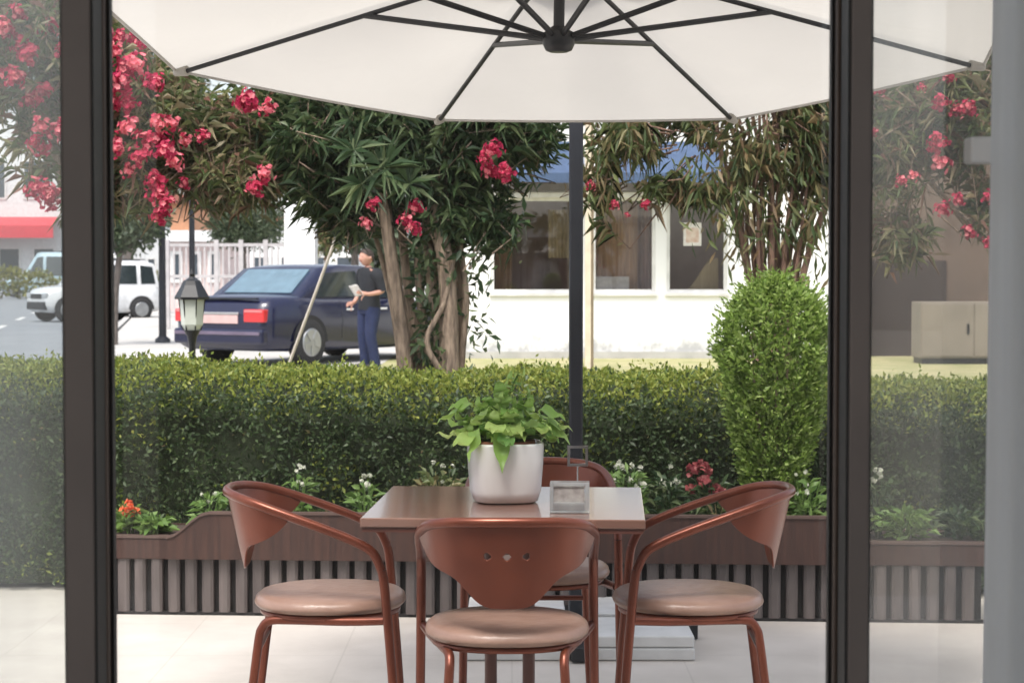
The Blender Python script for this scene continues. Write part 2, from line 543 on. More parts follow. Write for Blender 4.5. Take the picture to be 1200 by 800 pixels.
def thing(name, label, cat, loc=(0, 0, 0), rz=0.0, group=None):
    o = bpy.data.objects.new(name, None)
    o.empty_display_size = 0.1
    COL.objects.link(o)
    o.location = loc
    o.rotation_euler = (0, 0, rz)
    return tag(o, label, cat, group)


def dup(root, label, loc, rz, group=None):
    r = root.copy()
    COL.objects.link(r)
    r.location = loc
    r.rotation_euler = (0, 0, rz)
    r["label"] = label
    if group:
        r["group"] = group
    for ch in list(root.children):
        c = ch.copy()
        COL.objects.link(c)
        c.parent = r
        for g in list(ch.children):
            d = g.copy()
            COL.objects.link(d)
            d.parent = c
    return r


def sheet(name, pts, z, m):
    mb = MB()
    mb.add([(x, y, z) for x, y in pts], [tuple(range(len(pts)))])
    o = mb.build(name, m)
    o["kind"] = "structure"
    return o


# ------------------------------------------------------------------ ground
sheet("ground", [(-600, -40), (600, -40), (600, 900), (-600, 900)], -0.02, M["earth"])
sheet("patio", [(-9, 2.46), (9, 2.46), (9, 8.35), (-9, 8.35)], 0.0, M["patio"])
sheet("indoor_floor", [(-4, -3), (4, -3), (4, 2.455), (-4, 2.455)], 0.01, M["floor_in"])
sheet("hedge_bed", [(-9, 8.36), (9, 8.36), (9, 9.2), (-9, 9.2)], 0.03, M["soil"])
sheet("lawn", [(-1.8, 9.2), (14, 9.2), (14, 29), (-1.8, 29)], 0.09, M["verge"])
sheet("pavement", [(-40, 9.2), (-1.8, 9.2), (-1.8, 29), (16, 29), (16, 300), (-19, 300), (-19.5, 102), (-6.8, 31), (-5.4, 24), (-40, 23)], 0.094, M["pavement"])
sheet("road", [(-200, 23.2), (-5.6, 24.2), (-6.95, 31), (-19.7, 102), (-40, 215), (-90, 400), (-260, 400)], 0.0, M["asphalt"])
k = MB()
for (a, b) in (((-5.45, 24.15), (-6.85, 31)), ((-6.85, 31), (-19.55, 102))):
    a, b = Vector((*a, 0)), Vector((*b, 0))
    dr = (b - a).normalized()
    nr = Vector((dr.y, -dr.x, 0)) * 0.15
    vs = [a - nr, b - nr, b, a]
    k.add([(*v.xy, -0.01) for v in vs] + [(*v.xy, 0.12) for v in vs], [(0, 1, 2, 3), (7, 6, 5, 4), (0, 4, 5, 1), (1, 5, 6, 2), (2, 6, 7, 3), (3, 7, 4, 0)])
tag(k.build("kerb", M["kerb"]), kind="structure")
mk = MB()
for i in range(9):
    y = 36 + i * 9
    x = -9.6 - (y - 31) * 0.205
    dx = 3.5 * 0.205
    mk.add([(x, y, 0.004), (x + 0.16, y, 0.004), (x + 0.16 - dx, y + 3.5, 0.004), (x - dx, y + 3.5, 0.004)], [(0, 1, 2, 3)])
tag(mk.build("road_marking", M["winframe"]), kind="structure")
kb = MB()
kb.box(-9, -1.76, 8.22, 8.36, 0.0, 0.155)
kb.box(1.99, 9, 8.22, 8.36, 0.0, 0.155)
tag(kb.build("garden_kerb", M["kerb"], bevel=0.01), kind="structure")

# ------------------------------------------------------------------ the room the camera stands in
mb = MB()
mb.box(-4, 4, -1.2, 2.62, 2.75, 2.95)
tag(mb.build("ceiling", M["plaster"]), kind="structure")
for sx in (-1, 1):
    mb = MB()
    mb.box(min(sx * 4, sx * 4.2), max(sx * 4, sx * 4.2), -1.2, 2.62, -0.01, 2.95)
    tag(mb.build("room_wall", M["plaster"]), kind="structure")
    mb = MB()
    mb.box(min(sx * 2.16, sx * 3.995), max(sx * 2.16, sx * 3.995), 2.36, 2.56, 0.0, 2.745)
    tag(mb.build("facade_wall", M["plaster"]), kind="structure")
mb = MB()
mb.box(-2.15, 2.15, 2.36, 2.56, 2.36, 2.745)
tag(mb.build("door_header_wall", M["plaster"]), kind="structure")

mb = MB()
mb.box(-1.15, 1.0, -1.4, -1.2, -0.01, 2.95)  # unseen back wall, added and sized to darken reflections and door frames
tag(mb.build("light_blocker_wall", M["plaster"]), kind="structure")

# glazed doors: centre leaf on the outer track, side leaves on the inner track
DOORTOP = 2.355


def door(name, label, x0, x1, yc, frame, glass, sl, sr, th=0.045):
    t = thing(name, label, "glazed door", ((x0 + x1) / 2, yc, 0.012))
    h = (x1 - x0) / 2
    for a, b in ((-h, -h + sl), (h - sr, h)):
        m_ = MB()
        m_.box(a, b, -th / 2, th / 2, 0, DOORTOP - 0.02)
        st = m_.build("stile", frame, t, bevel=0.003)
        g = MB()
        if a < 0:
            g.box(b - 0.0005, b + 0.004, -0.009, 0.009, 0.08, DOORTOP - 0.1)
        else:
            g.box(a - 0.004, a + 0.0005, -0.009, 0.009, 0.08, DOORTOP - 0.1)
        g.build("glazing_bead", M["framedark"], st)
    for nm, z0, z1 in (("bottom_rail", 0, 0.075), ("top_rail", DOORTOP - 0.095, DOORTOP - 0.02)):
        m_ = MB()
        m_.box(-h + sl + 0.001, h - sr - 0.001, -th / 2 + 0.002, th / 2 - 0.002, z0, z1)
        m_.build(nm, frame, t, bevel=0.002)
    m_ = MB()
    m_.box(-h + sl, h - sr, -0.0025, 0.0025, 0.075, DOORTOP - 0.095)
    m_.build("glass_pane", glass, t)
    return t


def X24(px, d=2.4):
    return (px - 600) / F * d


yi, yo = 2.385, 2.445
dl = door("sliding_door", "hazy sliding glass door beside the pink oleander, in a dark frame", -2.0, X24(108.5, yi - 0.022), yi, M["framegrey"], M["glass_left"], 0.06, 0.0375)
dc = door("sliding_door", "wide clear glass door between both dark posts, in front of the table", X24(103, yo), X24(1004, yo), yo, M["framebrown"], M["glass_clear"], X24(129, yo) - X24(103, yo), X24(1004, yo) - X24(975, yo))
dr_ = door("sliding_door", "hazy glass door partly covered by the white curtain, in a dark grey frame", X24(995.5, yi - 0.022), 2.0, yi, M["framegrey"], M["glass_right"], 0.0265, 0.06)
# black strips filling the gaps between overlapping stiles
for root, x in ((dl, X24(111.5, yi)), (dr_, X24(993, yi))):
    m_ = MB()
    c = root.location.x
    m_.box(x - c - 0.0045, x - c + 0.0045, -0.02, 0.03, 0.0, DOORTOP - 0.03)
    m_.build("gap_strip", M["framedark"], root)
fr = thing("door_frame", "bronze metal outer frame holding the three glass doors", "door frame", (0, 2.42, 0))
for a, b, z0, z1, nm in ((-2.15, -2.002, 0, DOORTOP, "jamb"), (2.002, 2.15, 0, DOORTOP, "jamb"), (-2.0, 2.0, DOORTOP - 0.018, DOORTOP + 0.003, "head_track"), (-2.0, 2.0, 0.0, 0.010, "threshold")):
    m_ = MB()
    m_.box(a, b, -0.07, 0.07, z0, z1)
    m_.build(nm, M["framebrown"], fr, bevel=0.002)

# sheer white curtain hanging beside the right leaf, and the small white handle block on its glass
m_, nt_, b_ = new_mat("sheer_white_cloth")
b_.inputs["Base Color"].default_value = (0.84, 0.87, 0.90, 1)
b_.inputs["Roughness"].default_value = 0.9
tl_ = nt_.nodes.new("ShaderNodeBsdfTranslucent")
tl_.inputs[0].default_value = (0.84, 0.87, 0.90, 1)
mx_ = nt_.nodes.new("ShaderNodeMixShader")
mx_.inputs[0].default_value = 0.75
nt_.links.new(b_.outputs[0], mx_.inputs[1])
nt_.links.new(tl_.outputs[0], mx_.inputs[2])
nt_.links.new(mx_.outputs[0], nt_.nodes["Material Output"].inputs[0])
M["sheer"] = m_
cu = thing("window_curtain", "white curtain hanging in soft folds at the far right of the doors", "curtain", (X24(1166, 2.25), 2.25, 0.02))
c_ = MB()


def drape(u, v):
    fl = 0.012 * (1 - v) ** 1.5
    x = -fl + u * (0.50 + fl)
    ph = u * 31 + 0.5 * math.sin(v * 2.2)
    y = (0.014 + 0.016 * (1 - v)) * math.sin(ph) + 0.008 * math.sin(ph * 2.3 + 1.0 + v)
    return (x, y, 0.0 + v * 2.66)


c_.grid(drape, 160, 24)
c_.build("cloth", M["sheer"], cu)
c_ = MB()
c_.tube([(-0.12, 0, 2.69), (1.3, 0, 2.69)], 0.012, 10)
c_.build("curtain_rail", M["whitepost"], cu)
m_ = MB()
zl = P(1150, 175, yi - 0.04).z - dr_.location.z
xa, xb = X24(1133, yi - 0.03) - dr_.location.x, X24(1167, yi - 0.03) - dr_.location.x
m_.box(xa, xb, -0.040, -0.003, zl - 0.017, zl + 0.016)
m_.build("handle_block", M["whitepost"], dr_, bevel=0.004)

# ------------------------------------------------------------------ chairs
def build_chair(label):
    t = thing("bistro_chair", label, "chair", (0, 0, 0), 0, "copper chairs around the patio table")
    c = M["copper"]
    half = [(0, -0.275, 0.770), (0.07, -0.268, 0.769), (0.135, -0.238, 0.765), (0.185, -0.185, 0.752), (0.21, -0.10, 0.724), (0.217, 0.0, 0.688), (0.218, 0.075, 0.657), (0.219, 0.122, 0.628), (0.220, 0.145, 0.582)]
    rail = [(-x, y, z) for x, y, z in reversed(half[1:])] + half
    m_ = MB()
    m_.tube(rail, 0.0125, 10, smooth_steps=4)
    m_.build("top_rail", c, t)
    for sx in (-1, 1):
        m_ = MB()
        m_.tube([(sx * 0.220, 0.145, 0.582), (sx * 0.2205, 0.153, 0.53), (sx * 0.224, 0.172, 0.3), (sx * 0.229, 0.192, 0.004)], [0.0125, 0.0125, 0.0122, 0.0115], 10, smooth_steps=3)
        lg = m_.build("leg", c, t)
        f_ = MB()
        f_.lathe([(0.0135, 0), (0.0135, 0.012), (0.011, 0.014)], 12, c=(sx * 0.229, 0.192, 0))
        f_.build("foot_cap", M["blackmetal"], lg)
        m_ = MB()
        m_.tube([(sx * 0.215, 0.155, 0.450), (sx * 0.19, 0.05, 0.444), (sx * 0.155, -0.09, 0.442), (sx * 0.140, -0.150, 0.438), (sx * 0.137, -0.172, 0.418), (sx * 0.139, -0.182, 0.380), (sx * 0.148, -0.205, 0.2), (sx * 0.16, -0.232, 0.004)], 0.0118, 10, smooth_steps=4)
        lg = m_.build("leg", c, t)
        f_ = MB()
        f_.lathe([(0.0135, 0), (0.0135, 0.012), (0.011, 0.014)], 12, c=(sx * 0.16, -0.232, 0))
        f_.build("foot_cap", M["blackmetal"], lg)
    m_ = MB()
    m_.tube([(-0.1395, -0.183, 0.36), (0.1395, -0.183, 0.36)], 0.008, 8)
    m_.build("stretcher", c, t)
    m_ = MB()
    m_.lathe([(0.16, 0.442), (0.188, 0.444), (0.188, 0.456), (0.15, 0.457)], 40, power=2.35)
    m_.build("seat_frame", c, t)
    m_ = MB()
    m_.lathe([(0.176, 0.457), (0.193, 0.460), (0.2015, 0.468), (0.2035, 0.473), (0.2015, 0.477), (0.200, 0.484), (0.190, 0.492), (0.165, 0.498), (0.12, 0.5015), (0.06, 0.5035), (0.01, 0.504)], 48, power=2.35)
    m_.build("seat", M["seat"], t)
    # backrest: curved sheet hanging from the rail, shield outline, three holes
    pl = [Vector(p) for p in rail]
    k0, k1 = 4, len(pl) - 5
    seg = pl[k0 - 0:k1 + 1]
    ls = [0]
    for i in range(len(seg) - 1):
        ls.append(ls[-1] + (seg[i + 1] - seg[i]).length)

    def on_rail(s):
        d = s * ls[-1]
        for i in range(len(seg) - 1):
            if d <= ls[i + 1] or i == len(seg) - 2:
                f = (d - ls[i]) / (ls[i + 1] - ls[i])
                return seg[i].lerp(seg[i + 1], f)

    # smooth the plan curve
    samp = [on_rail(i / 160) for i in range(161)]
    for _ in range(60):
        samp = [samp[0]] + [(samp[i - 1] + samp[i] * 2 + samp[i + 1]) / 4 for i in range(1, 160)] + [samp[-1]]

    def hgt(a):
        return 0.010 + 0.128 * (1 - a ** 2.8) + 0.066 * math.exp(-((a / 0.36) ** 4))

    def surf(u, v):
        q = u * 160
        i = min(int(q), 159)
        p = samp[i].lerp(samp[i + 1], q - i)
        h = hgt(abs(u * 2 - 1))
        lean = v * h
        return (p.x * (1 - 0.10 * lean / 0.2), p.y + lean * 0.22, p.z - 0.006 - lean)

    nu, nv = 176, 88

    def skip(i, j):
        u, v = (i + 0.5) / nu, (j + 0.5) / nv
        q = Vector(surf(u, v))
        for hx in (-0.046, 0.0, 0.046):
            if (q.x - hx) ** 2 + (q.z - (samp[80].z - 0.082)) ** 2 < 0.0088 ** 2:
                return True
        return False

    m_ = MB()
    m_.grid(surf, nu, nv, skip=skip)
    m_.build("backrest", c, t, solid=0.006)
    return t


ch = build_chair("copper chair with its back to the glass door, tucked under the table front")
ch.location = (-0.012, 4.63, 0)
dup(ch, "copper chair facing right towards the table, standing near the orange flower", (-0.490, 5.05, 0), -PI / 2 + R(2))
dup(ch, "copper chair facing left towards the table, below the round green shrub", (0.475, 5.05, 0), PI / 2 - R(2))
dup(ch, "copper chair mostly hidden behind the white plant pot, facing the glass door", (0.085, 5.52, 0), PI)

# ------------------------------------------------------------------ table
tb = thing("bistro_table", "square brown table with a thin dark edge and a pedestal", "table", (-0.006, 4.92, 0), R(-3))
m_ = MB()
m_.box(-0.35, 0.35, -0.35, 0.35, 0.727, 0.75)
m_.build("table_top", M["tabletop"], tb, bevel=0.003)
m_ = MB()
m_.box(-0.345, 0.345, -0.345, 0.345, 0.715, 0.7265)
m_.build("edge_band", M["tabledge"], tb)
for x in (-0.05, 0.05):
    m_ = MB()
    m_.tube([(x, 0, 0.02), (x, 0, 0.7145)], 0.0165, 14)
    m_.build("column", M["tabledge"], tb)
for a in (0, PI / 2):
    m_ = MB()
    m_.box(-0.27, 0.27, -0.024, 0.024, 0.0 if a == 0 else 0.001, 0.024 if a == 0 else 0.026, mtx=Matrix.Rotation(a + PI / 4, 4, "Z"))
    m_.build("foot", M["tabledge"], tb, bevel=0.004)
m_ = MB()
m_.box(-0.2, 0.2, -0.03, 0.03, 0.695, 0.7149)
m_.build("top_bracket", M["tabledge"], tb)

# plant pot on the table
pz = 0.7515
pp = thing("plant_pot", "white ceramic pot standing at the middle of the brown table", "plant pot", (-0.018, 4.93, pz), R(8))
m_ = MB()
m_.lathe([(0.070, 0.0), (0.083, 0.004), (0.091, 0.03), (0.096, 0.09), (0.0985, 0.150), (0.097, 0.156), (0.090, 0.156), (0.088, 0.14), (0.05, 0.135)], 48, power=3.4)
m_.build("pot_body", M["ceramic"], pp)
m_ = MB()
m_.lathe([(0.02, 0.136), (0.080, 0.137), (0.080, 0.160), (0.074, 0.160), (0.072, 0.150), (0.01, 0.150)], 32)
m_.build("inner_pot", M["terracotta"], pp)

plant = thing("leafy_houseplant", "lime green broad leaved plant growing in the white table pot", "plant", (-0.018, 4.93, pz + 0.151))
leafm = MB()
stems = MB()


def broad_leaf(mb, base, dirv, L, W, droop, curl=0.25):
    d = Vector(dirv).normalized()
    side = d.cross(Vector((0, 0, 1)))
    if side.length < 0.1:
        side = Vector((1, 0, 0))
    side.normalize()
    side = Quaternion(d, random.uniform(-0.5, 0.5)) @ side
    nrm = side.cross(d).normalized()

    def fn(u, v):
        w = W * 0.5 * (math.sin(PI * min(1, (v * 0.92 + 0.08)) ** 0.75)) * (1.0 if v < 1 else 0)
        x = (u - 0.5) * 2
        p = Vector(base) + d * L * v + Vector((0, 0, -1)) * droop * L * v * v + side * x * w + nrm * abs(x) * curl * w + nrm * 0.01 * math.sin(v * 9)
        return p

    mb.grid(fn, 4, 6)


for i in range(120):
    a = 2.39996 * i + random.uniform(-0.3, 0.3)
    el = random.uniform(-0.1, 1.25)
    rad = random.uniform(0.03, 0.105) * (1.15 - max(el, 0) * 0.35)
    hh = 0.012 + random.uniform(0.0, 0.105) * (1.15 - rad / 0.12)
    base = Vector((math.cos(a) * rad * 1.1, math.sin(a) * rad * 0.85, hh))
    dv = Vector((math.cos(a) * math.cos(el), math.sin(a) * math.cos(el) - 0.15, math.sin(el)))
    stems.tube([(base.x * 0.15, base.y * 0.15, -0.02), base * 0.6 + Vector((0, 0, hh * 0.3)), base], [0.003, 0.0024, 0.0018], 5)
    broad_leaf(leafm, base, dv, random.uniform(0.045, 0.08), random.uniform(0.034, 0.055), random.uniform(0.1, 0.55))
for i in range(12):
    a = i * 2.1
    broad_leaf(leafm, (0.035 * math.cos(a) + 0.01, 0.03 * math.sin(a), 0.085 + 0.003 * i), (0.5 * math.cos(a), 0.4 * math.sin(a) - 0.1, 1.0), random.uniform(0.05, 0.07), random.uniform(0.032, 0.045), random.uniform(0.1, 0.4))
# leaf hanging over the front rim and the long shoot that stands up
broad_leaf(leafm, (-0.01, -0.085, 0.035), (0.02, -0.45, -0.45), 0.085, 0.045, 0.5)
broad_leaf(leafm, (-0.07, -0.07, 0.04), (-0.15, -0.45, -0.35), 0.075, 0.042, 0.5)
broad_leaf(leafm, (-0.11, -0.02, 0.085), (-0.6, -0.4, 0.05), 0.08, 0.055, 0.5)
broad_leaf(leafm, (-0.09, -0.03, 0.10), (-0.5, -0.3, 0.2), 0.075, 0.052, 0.5)
broad_leaf(leafm, (0.09, -0.02, 0.085), (0.6, -0.3, 0.1), 0.08, 0.048, 0.5)
broad_leaf(leafm, (0.10, 0.0, 0.05), (0.6, -0.3, 0.0), 0.08, 0.045, 0.7)
stems.tube([(0, 0, 0), (0.006, 0, 0.11), (0.035, 0.0, 0.185)], [0.003, 0.0025, 0.0015], 6, smooth_steps=3)
for q in range(7):
    zz = 0.10 + q * 0.012
    broad_leaf(leafm, (0.004 + q * 0.0038, 0, zz), ((-1) ** q * 0.5 + 0.25, random.uniform(-0.6, 0.2), 0.6), 0.045, 0.022, 0.1)
leafm.build("leaves", M["pothos"], plant)
stems.build("stems", M["freshleaf"], plant)

# napkin holder and table sign
NHS = 0.9
nh = thing("napkin_holder", "small clear framed holder of grey napkins beside the white plant pot", "napkin holder", (0.145, 4.70, 0.7505), R(-3))
m_ = MB()
m_.box(-0.055, 0.055, -0.03, 0.03, 0, 0.006)
m_.build("base_tray", M["clearplastic"], nh, bevel=0.002)
for y in (-0.026, 0.022):
    m_ = MB()
    m_.box(-0.055, -0.046, y, y + 0.004, 0.0062, 0.085)
    m_.box(0.043, 0.055, y, y + 0.004, 0.0062, 0.085)
    m_.box(-0.0459, 0.0429, y, y + 0.004, 0.076, 0.085)
    m_.box(-0.0459, 0.0429, y, y + 0.004, 0.0062, 0.030)
    m_.build("side_frame", M["clearplastic"], nh, bevel=0.001)
m_ = MB()
for i in range(12):
    m_.box(-0.045, 0.041, -0.02 + i * 0.0033, -0.0175 + i * 0.0033, 0.0063, 0.071 + 0.002 * (i % 3))
m_.build("napkins", mat("grey_napkins", (0.24, 0.22, 0.21), 0.9, c2=(0.40, 0.38, 0.36), scale=40), nh)
nh.scale = (NHS,) * 3
ts = thing("table_sign", "little open square metal ring on a thin stem near the back chair", "table sign", (0.181, 5.16, 0.7505))
m_ = MB()
m_.lathe([(0.028, 0), (0.028, 0.004), (0.006, 0.007)], 20)
m_.build("base", M["chrome"], ts)
m_ = MB()
m_.tube([(0, 0, 0.006), (0, 0, 0.068)], 0.0025, 8)
m_.build("stem", M["chrome"], ts)
m_ = MB()
a, b = 0.0285, 0.021
zc = 0.068 + a
m_.box(-a, a, -0.003, 0.003, zc - a, zc - b)
m_.box(-a, a, -0.003, 0.003, zc + b, zc + a)
m_.box(-a, -b, -0.003, 0.003, zc - b + 1e-4, zc + b - 1e-4)
m_.box(b, a, -0.003, 0.003, zc - b + 1e-4, zc + b - 1e-4)
m_.build("ring_frame", M["chrome"], ts)

# ------------------------------------------------------------------ umbrella
UC = Vector((P(655, 45, 5.3).x, 5.3, 0))
um = thing("cantilever_umbrella", "large cream cantilever umbrella with black ribs above the table", "umbrella", (UC.x, UC.y, 0))
tilt = Matrix.Rotation(R(1.0), 4, "Y") @ Matrix.Rotation(R(-7.8), 4, "X") @ Matrix.Rotation(R(-5.7), 4, "Z")
RIMZ, RAD, RISE = 2.055, 1.35, 0.215
APEX = Vector((0, 0, RISE))


def corner(k, f=1.0):
    a = PI / 8 + k * PI / 4
    return Vector((math.cos(a) * RAD * f, math.sin(a) * RAD * f, RISE * (1 - f) - 0.03 * math.sin(PI * f) * 0))


def U(v):
    return tilt @ Vector(v) + Vector((0, 0, RIMZ))


cm = MB()
for k in range(8):
    c0, c1 = corner(k), corner(k + 1)

    def fn(u, v):
        f = 0.02 + 0.98 * v
        p = APEX.lerp(c0.lerp(c1, u), f)
        bow = math.sin(PI * u)
        sag = 0.030 * bow * math.sin(PI * min(1, f)) + 0.010 * bow * f
        q = p + Vector((0, 0, -sag))
        q.xy = q.xy * (1 - 0.012 * bow * f)
        return U(q)

    cm.grid(fn, 10, 14)
cm.build("canopy", M["canopy"], um, weld=True)
hm = MB()
for k in range(8):
    c0, c1 = corner(k), corner(k + 1)
    pts = []
    for i in range(11):
        u = i / 10
        bow = math.sin(PI * u)
        q = c0.lerp(c1, u) + Vector((0, 0, -0.010 * bow - 0.002))
        q.xy = q.xy * (1 - 0.012 * bow)
        pts.append(U(q))
    hm.tube(pts, 0.005, 6)
hm.build("hem", mat("canvas_hem", (0.55, 0.53, 0.50), 0.9), um)
vm = MB()
vm.grid(lambda u, v: U((math.cos(2 * PI * u) * (0.02 + 0.28 * v), math.sin(2 * PI * u) * (0.02 + 0.28 * v), RISE + 0.07 - 0.07 * v)), 32, 4)
vm.build("vent_cap", M["canopy"], um)
HUBZ = -0.045
for k in range(8):
    c = corner(k, 0.985) + Vector((0, 0, -0.016))
    a0 = Vector((0, 0, RISE - 0.03)) + Vector((c.x, c.y, 0)).normalized() * 0.045
    m_ = MB()
    m_.tube([U(a0), U(c)], 0.0075, 8)
    rb = m_.build("rib", M["blackmetal"], um)
    pocket = MB()
    pocket.tube([U(corner(k, 0.965) + Vector((0, 0, -0.016))), U(corner(k, 1.0) + Vector((0, 0, -0.010)))], [0.017, 0.012], 8)
    pocket.build("rib_pocket", M["canopy"], rb)
    mid = a0.lerp(c, 0.47)
    h0 = Vector((c.x, c.y, 0)).normalized() * 0.040 + Vector((0, 0, HUBZ))
    s_ = MB()
    s_.tube([U(h0), U(mid)], 0.0085, 8)
    s_.build("strut", M["blackmetal"], rb)
m_ = MB()
m_.lathe([(0.024, -0.042), (0.037, -0.037), (0.045, -0.02), (0.045, 0.012), (0.03, 0.02), (0.02, 0.03)], 20)
m_.build("hub", M["blackmetal"], um, loc=U((0, 0, HUBZ)))
m_ = MB()
m_.tube([U((0, 0, HUBZ)), U((0, 0, RISE + 0.16))], 0.016, 12)
m_.build("centre_post", M["blackmetal"], um)
pole = Vector((P(675, 300, 6.9).x - UC.x, 6.9 - UC.y, 0))
m_ = MB()
m_.box(pole.x - 0.025, pole.x + 0.025, pole.y - 0.03, pole.y + 0.03, 0.06, 2.62)
po = m_.build("pole", M["polemetal"], um, bevel=0.006)
top = U((0, 0, RISE + 0.15))
m_ = MB()
m_.tube([(pole.x, pole.y, 2.55), (pole.x * 0.8, pole.y * 0.75, 2.74), (pole.x * 0.35, pole.y * 0.3, 2.70), top], [0.028, 0.026, 0.024, 0.02], 12, smooth_steps=4)
m_.build("arm", M["polemetal"], um)
for a in (0, PI / 2):
    m_ = MB()
    m_.box(-0.45, 0.45, -0.03, 0.03, 0.004 if a == 0 else 0.006, 0.058 if a == 0 else 0.056, mtx=Matrix.Translation(pole) @ Matrix.Rotation(a, 4, "Z"))
    m_.build("base_bar", M["blackmetal"], um, bevel=0.004)
for sx, sy, nm in ((-1, -1, "front"), (1, -1, "front"), (-1, 1, "back"), (1, 1, "back")):
    ax = UC.x + pole.x + sx * 0.218
    ay = UC.y + pole.y + sy * 0.218
    w = thing("paver_weight", {(-1, -1): "pale paver weight under the copper chair near the glass, beside the umbrella pole",
                                (1, -1): "pale paver weight in front of the umbrella pole, seen beneath the left facing chair",
                                (-1, 1): "pale paver weight behind the umbrella pole, hidden by the centre chair",
                                (1, 1): "pale paver weight behind the front slab, nearest the planter below the left facing chair"}[(sx, sy)],
              "paver", (ax, ay, 0.0), 0, "paver weights on the umbrella base")
    m_ = MB()
    m_.box(-0.185, 0.185, -0.185, 0.185, 0.002, 0.045)
    m_.box(-0.183, 0.183, -0.183, 0.183, 0.047, 0.088)
    m_.build("slabs", M["concrete"], w, bevel=0.006)

# ------------------------------------------------------------------ planter
AL = math.atan2(-0.20, 3.4)
pxl = Vector((-1.72, 7.405, 0))
pl = thing("long_planter", "long low planter of grey slats with a raised brown board", "planter", pxl, AL)
LP = 3.56
m_ = MB()
m_.box(0.02, LP - 0.02, 0.03, 0.42, 0.012, 0.30)
m_.build("liner", M["planterdark"], pl)
sb = []
n = int(LP / 0.0675)
for i in range(n):
    x = 0.02 + i * 0.0675
    w = 0.049 + random.uniform(-0.002, 0.002)
    m_ = MB()
    y0 = 0.0 + random.uniform(-0.002, 0.002)
    prof = [(x, 0.024), (x + w * 0.04, 0.008), (x + w * 0.25, 0.0), (x + w * 0.75, 0.0), (x + w * 0.96, 0.008), (x + w, 0.024)]
    vs = [(px_, py_ + y0, 0.012) for px_, py_ in prof] + [(px_, py_ + y0, 0.222) for px_, py_ in prof]
    q = len(prof)
    m_.add(vs, [tuple(reversed(range(q))), tuple(range(q, 2 * q))] + [(k_, (k_ + 1) % q, (k_ + 1) % q + q, k_ + q) for k_ in range(q)])
    m_.build("slat", M["slat"], pl)
m_ = MB()
m_.box(0.0, LP, 0.004, 0.028, 0.0, 0.012)
m_.build("plinth", M["planterdark"], pl)
m_ = MB()
m_.box(0.0, LP, -0.008, 0.028, 0.2225, 0.305)
m_.build("lower_board", M["board"], pl, bevel=0.004)
xs0, xs1 = 0.36, 3.12
top_ = 0.405


def shoulder(x):
    e = 0.17
    f = min(1, max(0, min((x - xs0) / e, (xs1 - x) / e)))
    f = f * f * (3 - 2 * f)
    return 0.306 + (top_ - 0.306) * f


N_ = 80
prof = [(xs0 + (xs1 - xs0) * i / N_, shoulder(xs0 + (xs1 - xs0) * i / N_)) for i in range(N_ + 1)]
m_ = MB()
m_.prism([(xs0, 0.226)] + prof + [(xs1, 0.226)], -0.030, -0.0085)
m_.build("raised_board", M["board"], pl)
m_ = MB()
for i in range(N_):
    (xa, za), (xb, zb) = prof[i], prof[i + 1]
    m_.add([(xa, -0.036, za), (xb, -0.036, zb), (xb, -0.004, zb), (xa, -0.004, za), (xa, -0.036, za + 0.010), (xb, -0.036, zb + 0.010), (xb, -0.004, zb + 0.010), (xa, -0.004, za + 0.010)],
           [(0, 1, 5, 4), (4, 5, 6, 7), (2, 3, 7, 6), (3, 2, 1, 0)])
m_.box(0.0, xs0, -0.012, 0.03, 0.3055, 0.3155)
m_.box(xs1, LP, -0.012, 0.03, 0.3055, 0.3155)
m_.build("cap_rail", mat("brown_cap", (0.10, 0.062, 0.052), 0.5), pl)
m_ = MB()
m_.grid(lambda u, v: (0.02 + u * (LP - 0.04), 0.03 + v * 0.385, 0.305 + 0.012 * math.sin(u * 61) * math.sin(v * 5 + u * 20)), 60, 6)
m_.build("soil", M["soil"], pl)
m_ = MB()
m_.box(0.0, LP, 0.421, 0.445, 0.0, 0.305)
m_.build("back_board", M["board"], pl)


def plan(px, back=0.2):
    """point on the planter soil seen under photo column px"""
    best = None
    for i in range(400):
        u = i / 399 * LP
        q = pxl + Matrix.Rotation(AL, 4, "Z") @ Vector((u, back, 0))
        e = abs(q.x / q.y * F + 600 - px)
        if best is None or e < best[0]:
            best = (e, q)
    return best[1]


# ------------------------------------------------------------------ foliage helpers
def rand_dirs(n):
    d = rng.normal(size=(n, 3))
    return unit(d)


def blossom_mesh(mats, n, rad, psize, seed):
    r = np.random.default_rng(seed)
    L = Leaves()
    for i in range(n):
        a = unit(r.normal(size=3) + np.array([0, -0.3, 0.35]))
        c = a * rad * r.uniform(0.2, 1.0)
        ax = unit(a + 0.5 * r.normal(size=3))
        o = unit(np.cross(ax, np.array([0.3, 0.5, 0.8])))
        o2 = np.cross(ax, o)
        th = np.arange(5) * 2 * PI / 5 + r.uniform(0, 6)
        D = np.cos(th)[:, None] * o + np.sin(th)[:, None] * o2 + ax * r.uniform(0.2, 0.6)
        L.add(np.repeat(c[None], 5, 0), D, np.repeat(ax[None], 5, 0), psize * r.uniform(0.85, 1.15, 5), psize * 0.95, fold=0.15, droop=0.1, mid=0.6, mi=int(r.random() < 0.2))
    o = L.build("flower_cluster", mats)
    me = o.data
    bpy.data.objects.remove(o)
    return me


FM = [blossom_mesh([M["petal"], M["petalpale"]], 44, 0.056, 0.017, s) for s in range(5)]
FP = [blossom_mesh([M["petalpale"], M["petal"]], 34, 0.055, 0.018, s + 10) for s in range(3)]


